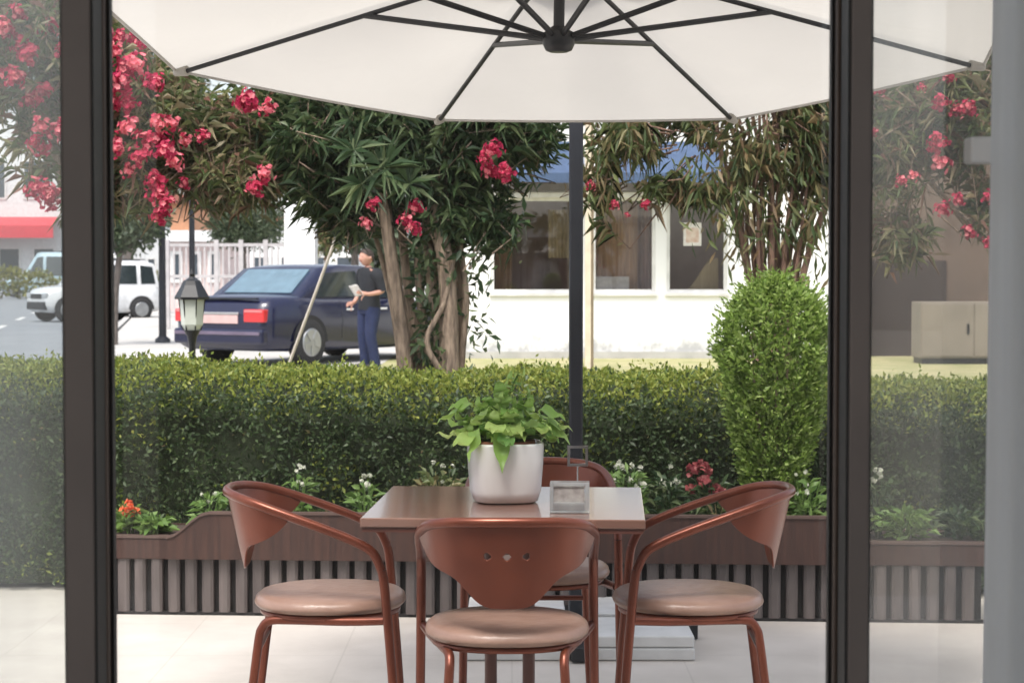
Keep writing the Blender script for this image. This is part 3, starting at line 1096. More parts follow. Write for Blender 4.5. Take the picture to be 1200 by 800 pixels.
def flower(parent, p, origin, sc=1.0, pool=None):
    o = bpy.data.objects.new("flower_cluster", random.choice(pool or FM))
    COL.objects.link(o)
    o.parent = parent
    o.location = Vector(p) - Vector(origin)
    o.rotation_euler = (random.uniform(-0.4, 0.4), random.uniform(-0.4, 0.4), random.uniform(-0.8, 0.8))
    o.scale = (sc * random.uniform(0.9, 1.1),) * 3
    return o


def rosette(L, T, axis, mi, n=13, l0=0.085, l1=0.15, w=0.021, droop=0.25, spread=(0.5, 1.35), along=0.16):
    """whorls of lance leaves around the end of each twig"""
    n_t = len(T)
    axis = unit(axis)
    o = unit(np.cross(axis, np.tile(np.array([0.31, 0.52, 0.79]), (n_t, 1))))
    o2 = np.cross(axis, o)
    for k in range(n):
        th = 2.39996 * k + rng.uniform(-0.3, 0.3, n_t)
        ph = rng.uniform(spread[0], spread[1], n_t) * (0.55 + 0.45 * (1 - k / n) + 0.1)
        rad = np.cos(th)[:, None] * o + np.sin(th)[:, None] * o2
        D = axis * np.cos(ph)[:, None] + rad * np.sin(ph)[:, None]
        base = T - axis * (along * (1 - k / n) * rng.uniform(0.7, 1.2, n_t))[:, None]
        N = unit(axis + rng.normal(size=(n_t, 3)) * 0.25)
        L.add(base, D, N, rng.uniform(l0 * 0.75, l1 * 1.1, n_t), w * rng.uniform(0.7, 1.3, n_t), fold=0.18, droop=droop * rng.uniform(0.1, 2.3, n_t)[:, None], mi=mi)


def blob_points(blobs, gap=0.35, gseed=0.0, fr=2.4):
    """points spread through several ellipsoids, thinned by a lumpy field so that gaps open"""
    out, dirs = [], []
    for (c, rx, ry, rz, n) in blobs:
        d = rand_dirs(n)
        r = rng.uniform(0.15, 1.0, n) ** 0.55
        p = np.array(c) + d * r[:, None] * np.array([rx, ry, rz])
        f = np.sin(p[:, 0] * fr * 2.1 + gseed) * np.sin(p[:, 1] * fr * 1.7 + 1.3 + gseed) + np.sin(p[:, 2] * fr * 2.6 + 2 * gseed) * 0.8 + np.sin(p[:, 0] * fr * 4.7 + p[:, 2] * fr * 3.9 + gseed) * 0.5
        keep = f > (gap * 2 - 1.6)
        out.append(p[keep])
        dirs.append(d[keep])
    return np.concatenate(out), np.concatenate(dirs)


def oleander(name, label, base, stems, blobs, leafm, bark, flowers, gap=0.3, gseed=0.0, cat="tree", leafn=13, extra=None, pool=None, up=0.35, droop=0.25, twig_r=0.004, group=None, ls=(0.085, 0.15), lw=0.021, xtra=0):
    t = thing(name, label, cat, base, 0, group)
    for pts, r0, r1 in stems:
        m_ = MB()
        pts = [Vector(p) - Vector(base) for p in pts]
        rs = [r0 + (r1 - r0) * i / (len(pts) - 1) for i in range(len(pts))]
        m_.tube(pts, rs, 9, smooth_steps=5)
        for i, v in enumerate(m_.v):
            w = 1 + 0.10 * math.sin(v[2] * 17 + v[0] * 60)
        m_.build("trunk", bark, t)
    Pn, Dn = blob_points(blobs, gap, gseed)
    L = Leaves()
    ax = unit(Dn * np.array([1, 1, 0.7]) + rng.normal(size=Dn.shape) * 0.55 + np.array([0, 0, up]))
    h = len(Pn)
    rosette(L, Pn, ax, 0, n=leafn, l0=ls[0], l1=ls[1], w=lw, droop=droop)
    # twigs leading back towards the nearest stem top
    tops = np.array([list(s[0][-1]) for s in stems])
    for i in range(0, h, 2):
        p = Pn[i]
        j = np.argmin(((tops - p) ** 2).sum(1))
        q = p - ax[i] * 0.22
        e = q + (tops[j] - q) * 0.35 + np.array([0, 0, -0.05])
        m_ = MB()
        m_.tube([e, q, p], [twig_r * 1.6, twig_r, twig_r * 0.6], 4)
        L.add_mb(m_, 1)
    if extra:
        extra(L)
    L.build("crown", [leafm, bark], t, base)
    for f in flowers:
        px, py, d = f[:3]
        for q in range((f[3] if len(f) > 3 else 1) + xtra):
            j = q and 0.11
            p = P(px, py, d) + Vector((random.uniform(-j, j), random.uniform(-j, j), random.uniform(-j, j)))
            flower(t, p, base, f[4] if len(f) > 4 else 1.0, FP if random.random() < 0.22 else pool)
    return t


def bl(px, py, d, rx, ry, rz, n):
    return (tuple(P(px, py, d)), rx, ry, rz, n)


# --- left oleander (pink, light leaved)
bA = (P(92, 500, 9.3).x, 9.35, 0.03)
stA = [([bA, P(95, 330, 9.35), P(70, 200, 9.4), P(40, 60, 9.5)], 0.045, 0.018),
       ([bA, P(104, 340, 9.4), P(120, 200, 9.45), P(150, 60, 9.5)], 0.045, 0.018),
       ([bA, P(98, 330, 9.4), P(100, 250, 9.5), P(230, 150, 9.6)], 0.035, 0.014)]
flA = [(160, 75, 9.0, 2), (130, 120, 9.0, 3), (150, 150, 8.95, 3), (185, 145, 9.0, 2), (165, 185, 8.95, 2), (205, 190, 9.0, 3), (185, 228, 8.95, 3), (190, 252, 9.0, 1), (168, 50, 9.1, 1, 0.8),
       (132, 60, 9.0, 2), (140, 95, 9.05, 2), (237, 160, 9.0, 1, 0.7), (290, 117, 9.0, 2, 1.0), (312, 126, 9.0, 1), (300, 220, 9.0, 2), (25, 55, 9.1, 2), (8, 35, 9.1, 2), (45, 148, 9.0, 2),
       (70, 155, 9.0, 1), (55, 225, 9.0, 3), (20, 15, 9.1, 1), (75, 60, 9.1, 1), (35, 65, 9.0, 1), (92, 100, 9.0, 2), (85, 158, 9.0, 2), (120, 40, 9.1, 1), (60, 235, 9.0, 1), (140, 45, 9.2, 2, 0.9), (175, 95, 9.2, 2, 0.8), (135, 170, 9.1, 2, 0.9), (215, 165, 9.1, 1, 0.7), (150, 200, 9.1, 1, 0.8), (50, 110, 9.1, 2), (15, 90, 9.1, 2), (215, 215, 9.1, 1, 0.7)]
oleander("oleander_tree", "light leaved oleander covered in pink flowers, above the white car", bA, stA,
         [bl(60, 60, 9.4, 0.62, 0.4, 0.5, 260), bl(165, 120, 9.4, 0.40, 0.38, 0.42, 260), bl(50, 170, 9.4, 0.26, 0.3, 0.28, 34), bl(180, 205, 9.4, 0.30, 0.3, 0.22, 75), bl(235, 170, 9.5, 0.3, 0.3, 0.36, 170), bl(290, 165, 9.5, 0.25, 0.3, 0.34, 150), bl(110, 230, 9.4, 0.22, 0.25, 0.2, 35), bl(285, 215, 9.4, 0.22, 0.25, 0.13, 80), bl(240, 205, 9.4, 0.2, 0.25, 0.15, 60)],
         M["oleanderlight"], M["bark"], flA, gap=0.36, gseed=0.4, ls=(0.06, 0.115), lw=0.018)

# --- centre oleander (dark, several trunks)
bB = (P(505, 430, 9.35).x, 9.4, 0.05)


def TB(px, py, d=9.4):
    return P(px, py, d)


stB = [([TB(478, 520), TB(476, 430), TB(462, 330, 9.35), TB(446, 220, 9.35), TB(430, 110, 9.4)], 0.042, 0.022),
       ([TB(492, 520, 9.5), TB(494, 430, 9.5), TB(478, 340, 9.5), TB(470, 230, 9.5), TB(480, 120, 9.5)], 0.030, 0.018),
       ([TB(528, 520, 9.35), TB(526, 430, 9.35), TB(524, 330, 9.35), TB(512, 230, 9.4), TB(525, 120, 9.4)], 0.060, 0.030),
       ([TB(535, 520, 9.5), TB(538, 400, 9.5), TB(536, 300, 9.5), TB(545, 200, 9.5), TB(570, 110, 9.5)], 0.036, 0.018),
       ([TB(512, 520, 9.6), TB(508, 430, 9.6), TB(512, 330, 9.6), TB(498, 220, 9.6), TB(455, 110, 9.6)], 0.034, 0.018),
       ([TB(484, 520, 9.45), TB(486, 430, 9.45), TB(470, 350, 9.42), TB(458, 270, 9.4), TB(446, 150, 9.5)], 0.024, 0.014),
       ([TB(500, 520, 9.5), TB(500, 430, 9.5), TB(492, 340, 9.48), TB(488, 240, 9.5), TB(500, 120, 9.5)], 0.030, 0.015),
       ([TB(515, 520, 9.45), TB(516, 420, 9.45), TB(504, 320, 9.42), TB(500, 230, 9.5), TB(510, 120, 9.5)], 0.034, 0.018),
       ([TB(541, 520, 9.42), TB(540, 430, 9.42), TB(546, 350, 9.42), TB(538, 260, 9.45), TB(552, 150, 9.5)], 0.024, 0.012),
       ([TB(470, 520, 9.5), TB(469, 430, 9.5), TB(458, 350, 9.5), TB(438, 270, 9.5), TB(415, 200, 9.5)], 0.020, 0.010),
       ([TB(520, 440, 9.3), TB(500, 400, 9.28), TB(520, 355, 9.3), TB(532, 300, 9.32)], 0.016, 0.012)]


def ivyB(L):
    n = 900
    px = rng.uniform(478, 545, n)
    py = rng.uniform(190, 425, n)
    keep = (np.abs(px - 505) < 20) | (py < 300)
    px, py = px[keep], py[keep]
    n = len(px)
    dd = rng.uniform(9.28, 9.62, n)
    Pn = np.array([P(a, b, c) for a, b, c in zip(px, py, dd)])
    D = unit(rng.normal(size=(n, 3)) * 0.7 + np.array([0, -0.5, -0.5]))
    L.add(Pn, D, unit(rng.normal(size=(n, 3)) + np.array([0, -1.0, 0.6])), rng.uniform(0.05, 0.10, n), rng.uniform(0.02, 0.032, n), mi=0)
    # loose hanging sprays right of the trunk
    for (a, b, k) in ((555, 250, 60), (565, 300, 40), (552, 345, 45), (560, 385, 30), (600, 255, 25)):
        Pn = np.array([P(a + random.gauss(0, 9), b + random.gauss(0, 22), 9.4 + random.gauss(0, 0.1)) for _ in range(k)])
        L.add(Pn, unit(rng.normal(size=(k, 3)) + np.array([0, -0.3, -0.6])), rand_dirs(k), rng.uniform(0.05, 0.09, k), rng.uniform(0.018, 0.03, k), mi=0)
    # the big starry shoot in front
    for (a, b, sc) in ((450, 195, 1.0), (425, 215, 0.8), (480, 215, 0.8), (415, 175, 0.8)):
        c = np.array(P(a, b, 9.0))[None]
        rosette(L, c, np.array([[0.1, -0.8, 0.35]]), 0, n=26, l0=0.16 * sc, l1=0.24 * sc, w=0.02, spread=(0.8, 1.6), along=0.05, droop=0.2)


flB = [(428, 262, 9.0, 2, 0.75), (475, 258, 8.95, 2, 0.85), (484, 268, 8.95, 1, 0.8), (578, 176, 9.0, 2, 0.9), (592, 203, 9.0, 2, 0.85), (568, 186, 9.0, 1, 0.8)]
oleander("oleander_tree", "dark dense oleander on several bare trunks beside the dark car", bB, stB,
         [bl(400, 150, 9.5, 0.42, 0.45, 0.36, 420), bl(480, 130, 9.5, 0.42, 0.45, 0.42, 420), bl(560, 140, 9.5, 0.36, 0.42, 0.36, 340), bl(335, 150, 9.6, 0.22, 0.3, 0.36, 100), bl(535, 220, 9.5, 0.22, 0.32, 0.30, 110), bl(430, 225, 9.5, 0.30, 0.3, 0.22, 90), bl(385, 215, 9.5, 0.28, 0.3, 0.18, 60), bl(400, 255, 9.55, 0.10, 0.2, 0.12, 16),
          bl(450, 20, 9.5, 0.7, 0.5, 0.45, 140), bl(625, 150, 9.6, 0.2, 0.3, 0.18, 36), bl(585, 250, 9.5, 0.13, 0.2, 0.2, 30)],
         M["oleander"], M["bark"], flB, gap=0.22, gseed=1.1, extra=ivyB, leafn=14, ls=(0.065, 0.125), lw=0.018)

# --- right oleander: fan of reddish stems, sparse dry crown
bC = (P(905, 430, 9.5).x, 9.55, 0.05)
stC = []
random.seed(21)
for i in range(26):
    a = -1 + 2 * i / 25
    dd = 9.5 + random.uniform(-0.12, 0.18)
    x0 = 908 + a * 17
    x1 = 908 + a * 36 + random.uniform(-6, 6)
    x2 = 912 + a * 60 + random.uniform(-8, 8)
    x3 = 912 + a * 78 + random.uniform(-12, 12)
    stC.append(([P(x0, 520, dd), P(x0 + a * 3, 400, dd), P(x1, 300, dd), P(x2, 215 + random.uniform(-12, 12), dd), P(x3, 120 + random.uniform(-20, 20), dd)], random.uniform(0.012, 0.026), random.uniform(0.004, 0.008)))


def hangC(L):
    for (a, b, k, sx, sy) in ((700, 190, 90, 10, 30), (830, 215, 90, 18, 30), (955, 220, 150, 10, 55), (880, 190, 160, 30, 30), (862, 235, 120, 10, 40), (740, 165, 60, 20, 12), (925, 225, 200, 30, 45), (900, 270, 90, 25, 30)):
        Pn = np.array([P(a + random.gauss(0, sx), b + random.gauss(0, sy), 9.4 + random.gauss(0, 0.12)) for _ in range(k)])
        L.add(Pn, unit(rng.normal(size=(k, 3)) * 0.5 + np.array([0, -0.2, -0.9])), rand_dirs(k), rng.uniform(0.07, 0.13, k), rng.uniform(0.014, 0.022, k), mi=0)


flC = [(720, 240, 9.3, 1, 0.45), (757, 240, 9.3, 1, 0.5), (692, 218, 9.3, 1, 0.45), (735, 252, 9.3, 1, 0.3)]
oleander("oleander_tree", "sparse yellowing oleander with a fan of reddish stems behind the round shrub", bC, stC,
         [bl(905, 150, 9.5, 0.45, 0.45, 0.32, 330), bl(800, 152, 9.6, 0.35, 0.35, 0.13, 80), bl(730, 160, 9.5, 0.24, 0.3, 0.18, 45), bl(835, 205, 9.5, 0.2, 0.25, 0.16, 40), bl(780, 215, 9.5, 0.2, 0.2, 0.08, 22), bl(960, 170, 9.6, 0.18, 0.3, 0.35, 60), bl(830, 30, 9.6, 0.9, 0.5, 0.4, 120), bl(705, 215, 9.5, 0.08, 0.2, 0.22, 16)],
         M["oleanderdry"], M["barkred"], flC, gap=0.36, gseed=2.2, extra=hangC, droop=0.45, up=0.1, ls=(0.055, 0.11), lw=0.016)

# --- far right oleander behind the hazy door
bD = (P(1195, 430, 9.2).x, 9.3, 0.05)
stD = [([bD, P(1190, 340, 9.3), P(1160, 230, 9.3), P(1120, 130, 9.3)], 0.035, 0.014),
       ([bD, P(1205, 340, 9.35), P(1210, 200, 9.35), P(1190, 60, 9.4)], 0.04, 0.016),
       ([bD, P(1192, 350, 9.3), P(1130, 260, 9.3), P(1060, 180, 9.3)], 0.026, 0.010)]
flD = [(1122, 130, 8.95, 2, 0.8), (1135, 127, 8.95, 1, 0.8), (1098, 168, 8.95, 2, 0.95), (1070, 206, 9.0, 2, 0.6), (1104, 246, 8.95, 2, 0.75), (1135, 272, 8.95, 2, 0.7), (1160, 232, 9.0, 1, 0.7), (1110, 90, 9.0, 1, 0.7), (1030, 105, 9.0, 2, 0.6), (1080, 103, 9.0, 1, 0.5), (1024, 155, 9.0, 1, 0.4)]
oleander("oleander_tree", "pink flowering oleander seen through the hazy door by the white curtain", bD, stD,
         [bl(1110, 130, 9.3, 0.42, 0.35, 0.28, 280), bl(1060, 180, 9.3, 0.28, 0.3, 0.25, 170), bl(1140, 220, 9.3, 0.28, 0.3, 0.28, 130), bl(1060, 270, 9.35, 0.2, 0.25, 0.2, 45), bl(1195, 120, 9.35, 0.3, 0.35, 0.5, 100), bl(1030, 130, 9.35, 0.2, 0.25, 0.22, 45), bl(1120, 40, 9.4, 0.5, 0.4, 0.3, 60)],
         M["oleanderlight"], M["bark"], flD, gap=0.25, gseed=3.0, ls=(0.06, 0.115), lw=0.018)

# --- clipped hedge
hg = thing("clipped_hedge", "long clipped green hedge behind the planter, paler along its top", "hedge", (0, 8.3, 0.03))
HX0, HX1 = -5.0, 5.0


def htop(x, y=None):
    t = (x + 2.2) / 4.4
    base = 0.950 - 0.085 * t
    return base + 0.012 * np.sin(x * 3.1) + 0.010 * np.sin(x * 7.7 + 1)


def hfront(x):
    t = (x + 2.2) / 4.4
    return 7.97 - 0.16 * t + 0.015 * np.sin(x * 2.3) + 0.012 * np.sin(x * 9.1)


m_ = MB()
nx = 60


def hcore(u, v):
    x = HX0 + (HX1 - HX0) * u
    tp, fy = float(htop(x)) - 0.05, float(hfront(x)) + 0.05
    prof = [(fy, 0.02), (fy, 0.3), (fy, 0.6), (fy + 0.01, tp - 0.16), (fy + 0.10, tp - 0.05), (fy + 0.25, tp), (fy + 0.80, tp), (fy + 0.86, tp - 0.06), (fy + 0.86, 0.02)]
    y, z = prof[int(round(v * 8))]
    return (x, y - 8.3, z - 0.03)


m_.grid(hcore, nx, 8, smooth=False)
m_.build("branch_core", M["hedgecore"], hg)
L = Leaves()
dens = 4600
w = HX1 - HX0
# front
n = int(dens * 5.2 * 1.35)
x = rng.uniform(-2.6, 2.6, n)
z = rng.uniform(0.03, 0.90, n) * htop(x)
dep = np.abs(rng.normal(0, 0.035, n))
y = hfront(x) - 0.02 + dep + 0.02 * np.sin(x * 13) * np.sin(z * 11) + 0.012 * np.sin(x * 31 + z * 17)
Pn = np.stack([x, y, z], 1)
D = unit(rng.normal(size=(n, 3)) * 0.75 + np.array([0, -0.7, 0.45]))
N = unit(rng.normal(size=(n, 3)) * 0.6 + np.array([0, -0.6, 0.8]))
pat = np.sin(x * 4.3 + 1.7 * np.sin(z * 5)) * np.sin(z * 7.1 + x * 2.2) + 0.5 * np.sin(x * 11 + z * 13)
kp = rng.random(n) > np.clip((pat - 0.75) * 1.6, 0, 0.75)
y = y + np.where(pat > 0.75, 0.02, 0)
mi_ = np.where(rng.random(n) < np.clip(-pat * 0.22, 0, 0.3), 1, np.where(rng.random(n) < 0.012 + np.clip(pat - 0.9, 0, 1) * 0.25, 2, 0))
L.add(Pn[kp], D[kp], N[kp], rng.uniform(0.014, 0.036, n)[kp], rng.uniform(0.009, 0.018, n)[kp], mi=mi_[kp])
# fresh shoots over the rounded shoulder and the top, lightened where light falls
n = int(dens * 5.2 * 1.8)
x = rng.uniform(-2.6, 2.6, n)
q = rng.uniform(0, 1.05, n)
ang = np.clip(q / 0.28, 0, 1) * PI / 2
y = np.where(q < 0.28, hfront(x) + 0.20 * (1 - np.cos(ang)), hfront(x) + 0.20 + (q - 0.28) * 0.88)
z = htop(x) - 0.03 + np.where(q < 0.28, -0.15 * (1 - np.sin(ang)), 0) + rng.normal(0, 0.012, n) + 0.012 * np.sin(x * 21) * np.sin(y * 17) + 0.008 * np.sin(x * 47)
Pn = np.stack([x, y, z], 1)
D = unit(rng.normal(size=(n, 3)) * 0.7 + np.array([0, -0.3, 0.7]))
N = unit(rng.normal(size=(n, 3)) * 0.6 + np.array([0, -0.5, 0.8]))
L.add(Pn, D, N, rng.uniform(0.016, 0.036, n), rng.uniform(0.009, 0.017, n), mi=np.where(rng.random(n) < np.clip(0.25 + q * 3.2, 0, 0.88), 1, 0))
# outer ends seen only from other places, coarser
n = 9000
x = np.where(rng.random(n) < 0.5, rng.uniform(HX0, -2.6, n), rng.uniform(2.6, HX1, n))
z = rng.uniform(0.03, 1.0, n) * htop(x)
y = hfront(x) + rng.uniform(-0.02, 0.05, n)
k_ = rng.random(n) < 0.4
z = np.where(k_, htop(x), z)
y = np.where(k_, hfront(x) + rng.uniform(0, 0.86, n), y)
L.add(np.stack([x, y, z], 1), unit(rng.normal(size=(n, 3)) * 0.7 + np.array([0, -0.4, 0.6])), rand_dirs(n), rng.uniform(0.03, 0.06, n), rng.uniform(0.02, 0.03, n), mi=0)
# single long shoots the shears have missed
n = 260
x = rng.uniform(-2.6, 2.6, n)
y = hfront(x) + rng.uniform(0.02, 0.7, n)
hh = rng.uniform(0.02, 0.075, n)
for k_ in range(6):
    f_ = k_ / 5
    Pn = np.stack([x + 0.01 * np.sin(k_ + x * 40), y, htop(x) - 0.02 + hh * f_], 1)
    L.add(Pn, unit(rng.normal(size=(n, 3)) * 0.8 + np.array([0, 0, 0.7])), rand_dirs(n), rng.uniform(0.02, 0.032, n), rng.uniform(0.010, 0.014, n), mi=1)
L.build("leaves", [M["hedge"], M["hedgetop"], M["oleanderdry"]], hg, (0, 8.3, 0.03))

# --- round clipped shrub in the planter
sc_ = plan(908, 0.24)
bs = thing("round_shrub", "bright green egg shaped shrub standing in the planter, taller than the hedge", "shrub", (sc_.x, sc_.y, 0.30))
m_ = MB()
for i in range(5):
    a = i * 1.3
    m_.tube([(0.03 * math.cos(a), 0.03 * math.sin(a), 0.0), (0.05 * math.cos(a), 0.05 * math.sin(a), 0.25), (0.10 * math.cos(a), 0.10 * math.sin(a), 0.8)], [0.012, 0.009, 0.004], 6)
m_.build("stems", M["bark"], bs)
L = Leaves()


def egg(zf):
    """half width over height fraction: narrow foot, wide upper half"""
    return np.interp(zf, [0, 0.08, 0.25, 0.5, 0.70, 0.84, 0.93, 1.0], [0.070, 0.082, 0.118, 0.185, 0.225, 0.198, 0.135, 0.03])


n = 17000
zf = rng.uniform(0, 1, n)
a = rng.uniform(0, 2 * PI, n)
rr = egg(zf) * rng.uniform(0.3, 1.0, n) ** 0.4
lump = 1 + 0.11 * np.sin(a * 4 + zf * 9) * np.sin(zf * 15 + a * 2) + 0.07 * np.sin(a * 9 + zf * 23)
rr = rr * lump
Pn = np.stack([rr * np.cos(a), rr * np.sin(a), 0.02 + zf * 1.0 + rng.normal(0, 0.012, n)], 1)
out = unit(np.stack([np.cos(a), np.sin(a), 0.5 + 0 * a], 1))
L.add(Pn, unit(out + rng.normal(size=(n, 3)) * 0.55 + np.array([0, 0, 0.2])), unit(rng.normal(size=(n, 3)) * 0.6 + out * 0.3 + np.array([0, 0, 0.8])), rng.uniform(0.018, 0.042, n), rng.uniform(0.010, 0.020, n), mi=0)
n = 700
zf = rng.uniform(0.05, 1, n)
a = rng.uniform(0, 2 * PI, n)
rr = egg(zf) * 0.98
Pn = np.stack([rr * np.cos(a), rr * np.sin(a), 0.02 + zf * 1.02], 1)
out = unit(np.stack([np.cos(a), np.sin(a), 0.9 + 0 * a], 1))
for k_ in range(5):
    L.add(Pn + out * 0.012 * k_, unit(out + rng.normal(size=(n, 3)) * 0.6), rand_dirs(n), rng.uniform(0.018, 0.028, n), rng.uniform(0.009, 0.013, n), mi=0)
L.build("foliage", [M["bush"]], bs)


# --- small plants in the planter
def small_plant(name, label, px, back, h, r, n, leafm, petals, nfl, psize, lw=0.02, ll=0.07, fz=(0.7, 1.1), cat="plant"):
    c = plan(px, back)
    t = thing(name, label, cat, (c.x, c.y, 0.305), 0, "small plants in the long planter")
    L = Leaves()
    a = rng.uniform(0, 2 * PI, n)
    zz = rng.uniform(0.05, 0.85, n) * h
    rr = rng.uniform(0.1, 1, n) * r * (0.5 + 0.5 * np.sin(PI * zz / h))
    Pn = np.stack([rr * np.cos(a), rr * np.sin(a), zz], 1)
    D = unit(np.stack([np.cos(a), np.sin(a), 0.6 + 0 * a], 1) + rng.normal(size=(n, 3)) * 0.5)
    L.add(Pn, D, unit(rng.normal(size=(n, 3)) * 0.5 + np.array([0, -0.4, 1.0])), rng.uniform(0.6, 1.1, n) * ll, rng.uniform(0.7, 1.2, n) * lw, droop=0.25, mi=0)
    m_ = MB()
    for i in range(7):
        b = i * 2.4
        m_.tube([(0.01 * math.cos(b), 0.01 * math.sin(b), -0.01), (0.4 * r * math.cos(b), 0.4 * r * math.sin(b), h * 0.5), (0.7 * r * math.cos(b), 0.7 * r * math.sin(b), h * 0.9)], [0.003, 0.0025, 0.0018], 5)
    L.add_mb(m_, 0)
    L.build("foliage", [leafm], t)
    if petals:
        me = blossom_mesh([petals, petals], 6, psize * 0.75, psize * 0.72, random.randint(0, 999))
        for i in range(nfl):
            o = bpy.data.objects.new("flower_head", me)
            COL.objects.link(o)
            o.parent = t
            b = random.uniform(0, 2 * PI)
            q = random.uniform(0.1, 0.9) * r
            o.location = (q * math.cos(b), q * math.sin(b) - 0.02, h * random.uniform(*fz))
            o.rotation_euler = (random.uniform(-0.5, 0.5), random.uniform(-0.5, 0.5), random.uniform(0, 6))
            s = random.uniform(0.7, 1.15)
            o.scale = (s, s, s)
    return t


small_plant("flowering_plant", "orange flowered plant at the planter's low end beside the dark door post", 150, 0.12, 0.11, 0.055, 90, M["freshleaf"], M["petalorange"], 6, 0.020, fz=(0.7, 1.15))
small_plant("leafy_plant", "bright green leafy clump right beside the orange flower", 178, 0.1, 0.07, 0.06, 110, M["freshleaf"], None, 0, 0, lw=0.03)
small_plant("leafy_plant", "pale leafy sprig behind the left end of the raised board", 245, 0.15, 0.17, 0.06, 70, M["freshleaf"], M["petalwhite"], 3, 0.009)
small_plant("flowering_plant", "white flowered sprig above the back of the chair facing right", 348, 0.15, 0.25, 0.045, 60, M["freshleaf"], M["petalwhite"], 5, 0.011)
small_plant("leafy_plant", "green leaves seen through the arms of the chair facing right", 315, 0.12, 0.15, 0.07, 90, M["freshleaf"], None, 0, 0)
small_plant("flowering_plant", "white flowered sprig against the table's back left corner", 428, 0.15, 0.22, 0.05, 80, M["freshleaf"], M["petalwhite"], 6, 0.013)
small_plant("flowering_plant", "reddish twiggy plant with pale buds just left of the white pot", 515, 0.2, 0.27, 0.10, 150, M["oleanderdry"], M["petalwhite"], 7, 0.010)
small_plant("flowering_plant", "white flowered plant behind the right end of the table", 735, 0.18, 0.29, 0.085, 140, M["freshleaf"], M["petalwhite"], 12, 0.014)
small_plant("flowering_plant", "white flecked plant between the table and the red flowers", 785, 0.2, 0.27, 0.07, 90, M["oleander"], M["petalwhite"], 8, 0.010)
small_plant("flowering_plant", "plant with dusky red blooms above the arm of the chair facing left", 833, 0.18, 0.26, 0.085, 120, M["oleander"], M["petaldusk"], 11, 0.026)
small_plant("leafy_plant", "yellowish leaves seen through the arms of the chair facing left", 845, 0.08, 0.15, 0.07, 70, M["oleanderdry"], None, 0, 0)
small_plant("flowering_plant", "white flowered plant at the foot of the round shrub", 948, 0.12, 0.26, 0.07, 130, M["freshleaf"], M["petalwhite"], 6, 0.013)
small_plant("flowering_plant", "few white flowers close to the right door post, behind hazy glass", 1030, 0.2, 0.27, 0.06, 70, M["oleander"], M["petalwhite"], 4, 0.014)
small_plant("leafy_plant", "light green ferny clump behind the hazy door", 1062, 0.12, 0.13, 0.11, 220, M["freshleaf"], None, 0, 0, ll=0.06)
small_plant("leafy_plant", "dull green clump near the white curtain, behind hazy glass", 1125, 0.15, 0.12, 0.09, 120, M["oleander"], None, 0, 0)

# ------------------------------------------------------------------ garden lamp, leaning pole, posts
G = 0.094
lp = thing("garden_lamp", "black garden lantern with frosted glass on a post behind the hedge", "lamp", (P(225, 360, 11).x, 11, 0.03))
m_ = MB()
m_.lathe([(0.05, 0), (0.05, 0.03), (0.022, 0.08), (0.02, 0.9), (0.03, 0.95), (0.05, 0.985)], 14)
m_.build("post", M["blackmetal"], lp)
m_ = MB()
m_.lathe([(0.045, 0.986), (0.064, 1.02), (0.074, 1.165), (0.05, 1.166)], 6, smooth=False)
m_.build("glass", M["lampglass"], lp)
m_ = MB()
for i in range(6):
    a = PI / 3 * i
    m_.tube([(0.052 * math.cos(a), 0.052 * math.sin(a), 0.985), (0.077 * math.cos(a), 0.077 * math.sin(a), 1.17)], 0.0045, 5)
m_.build("cage", M["blackmetal"], lp)
m_ = MB()
m_.lathe([(0.10, 1.167), (0.102, 1.18), (0.062, 1.25), (0.05, 1.275), (0.03, 1.285), (0.012, 1.30), (0.016, 1.315), (0.004, 1.345)], 6, smooth=False)
m_.build("roof", M["blackmetal"], lp)

dp = MB()
dp.tube([P(338, 428, 11.2) + (P(338, 428, 11.2) - P(392, 285, 11.2)) * 1.2, P(338, 428, 11.2), P(394, 278, 11.2)], 0.0095, 10)
o = dp.build("leaning_pole", M["wood_pale"])
tag(o, "pale thin pole leaning across the side of the dark blue car", "pole")

cp = MB()
c = P(690.5, 420, 24)
cp.box(c.x - 0.055, c.x + 0.02, 23.95, 24.05, 0.09, 3.9, 0)
cp.box(c.x + 0.0205, c.x + 0.055, 23.97, 24.04, 0.09, 3.9, 1)
o = cp.build("cream_post", [M["creampost"], mat("brown_post_side", (0.22, 0.17, 0.11), 0.7)], bevel=0.004)
tag(o, "slim cream post beside the umbrella pole, in front of the white shop", "post")

for px, d, r, nm, lab in ((190, 34, 0.07, "street_pole", "slim dark street pole left of the garden lantern"), (225, 34.5, 0.06, "street_pole", "slim dark street pole rising straight above the garden lantern")):
    m_ = MB()
    m_.tube([(0, 0, 0), (0, 0, 4.2)], [r, r * 0.75], 10)
    m_.lathe([(r * 2, 0), (r * 2, 0.06), (r, 0.12)], 12)
    o = m_.build(nm, M["polemetal"], loc=(P(px, 300, d).x, d, G))
    tag(o, lab, "pole", "slim poles on the far pavement")


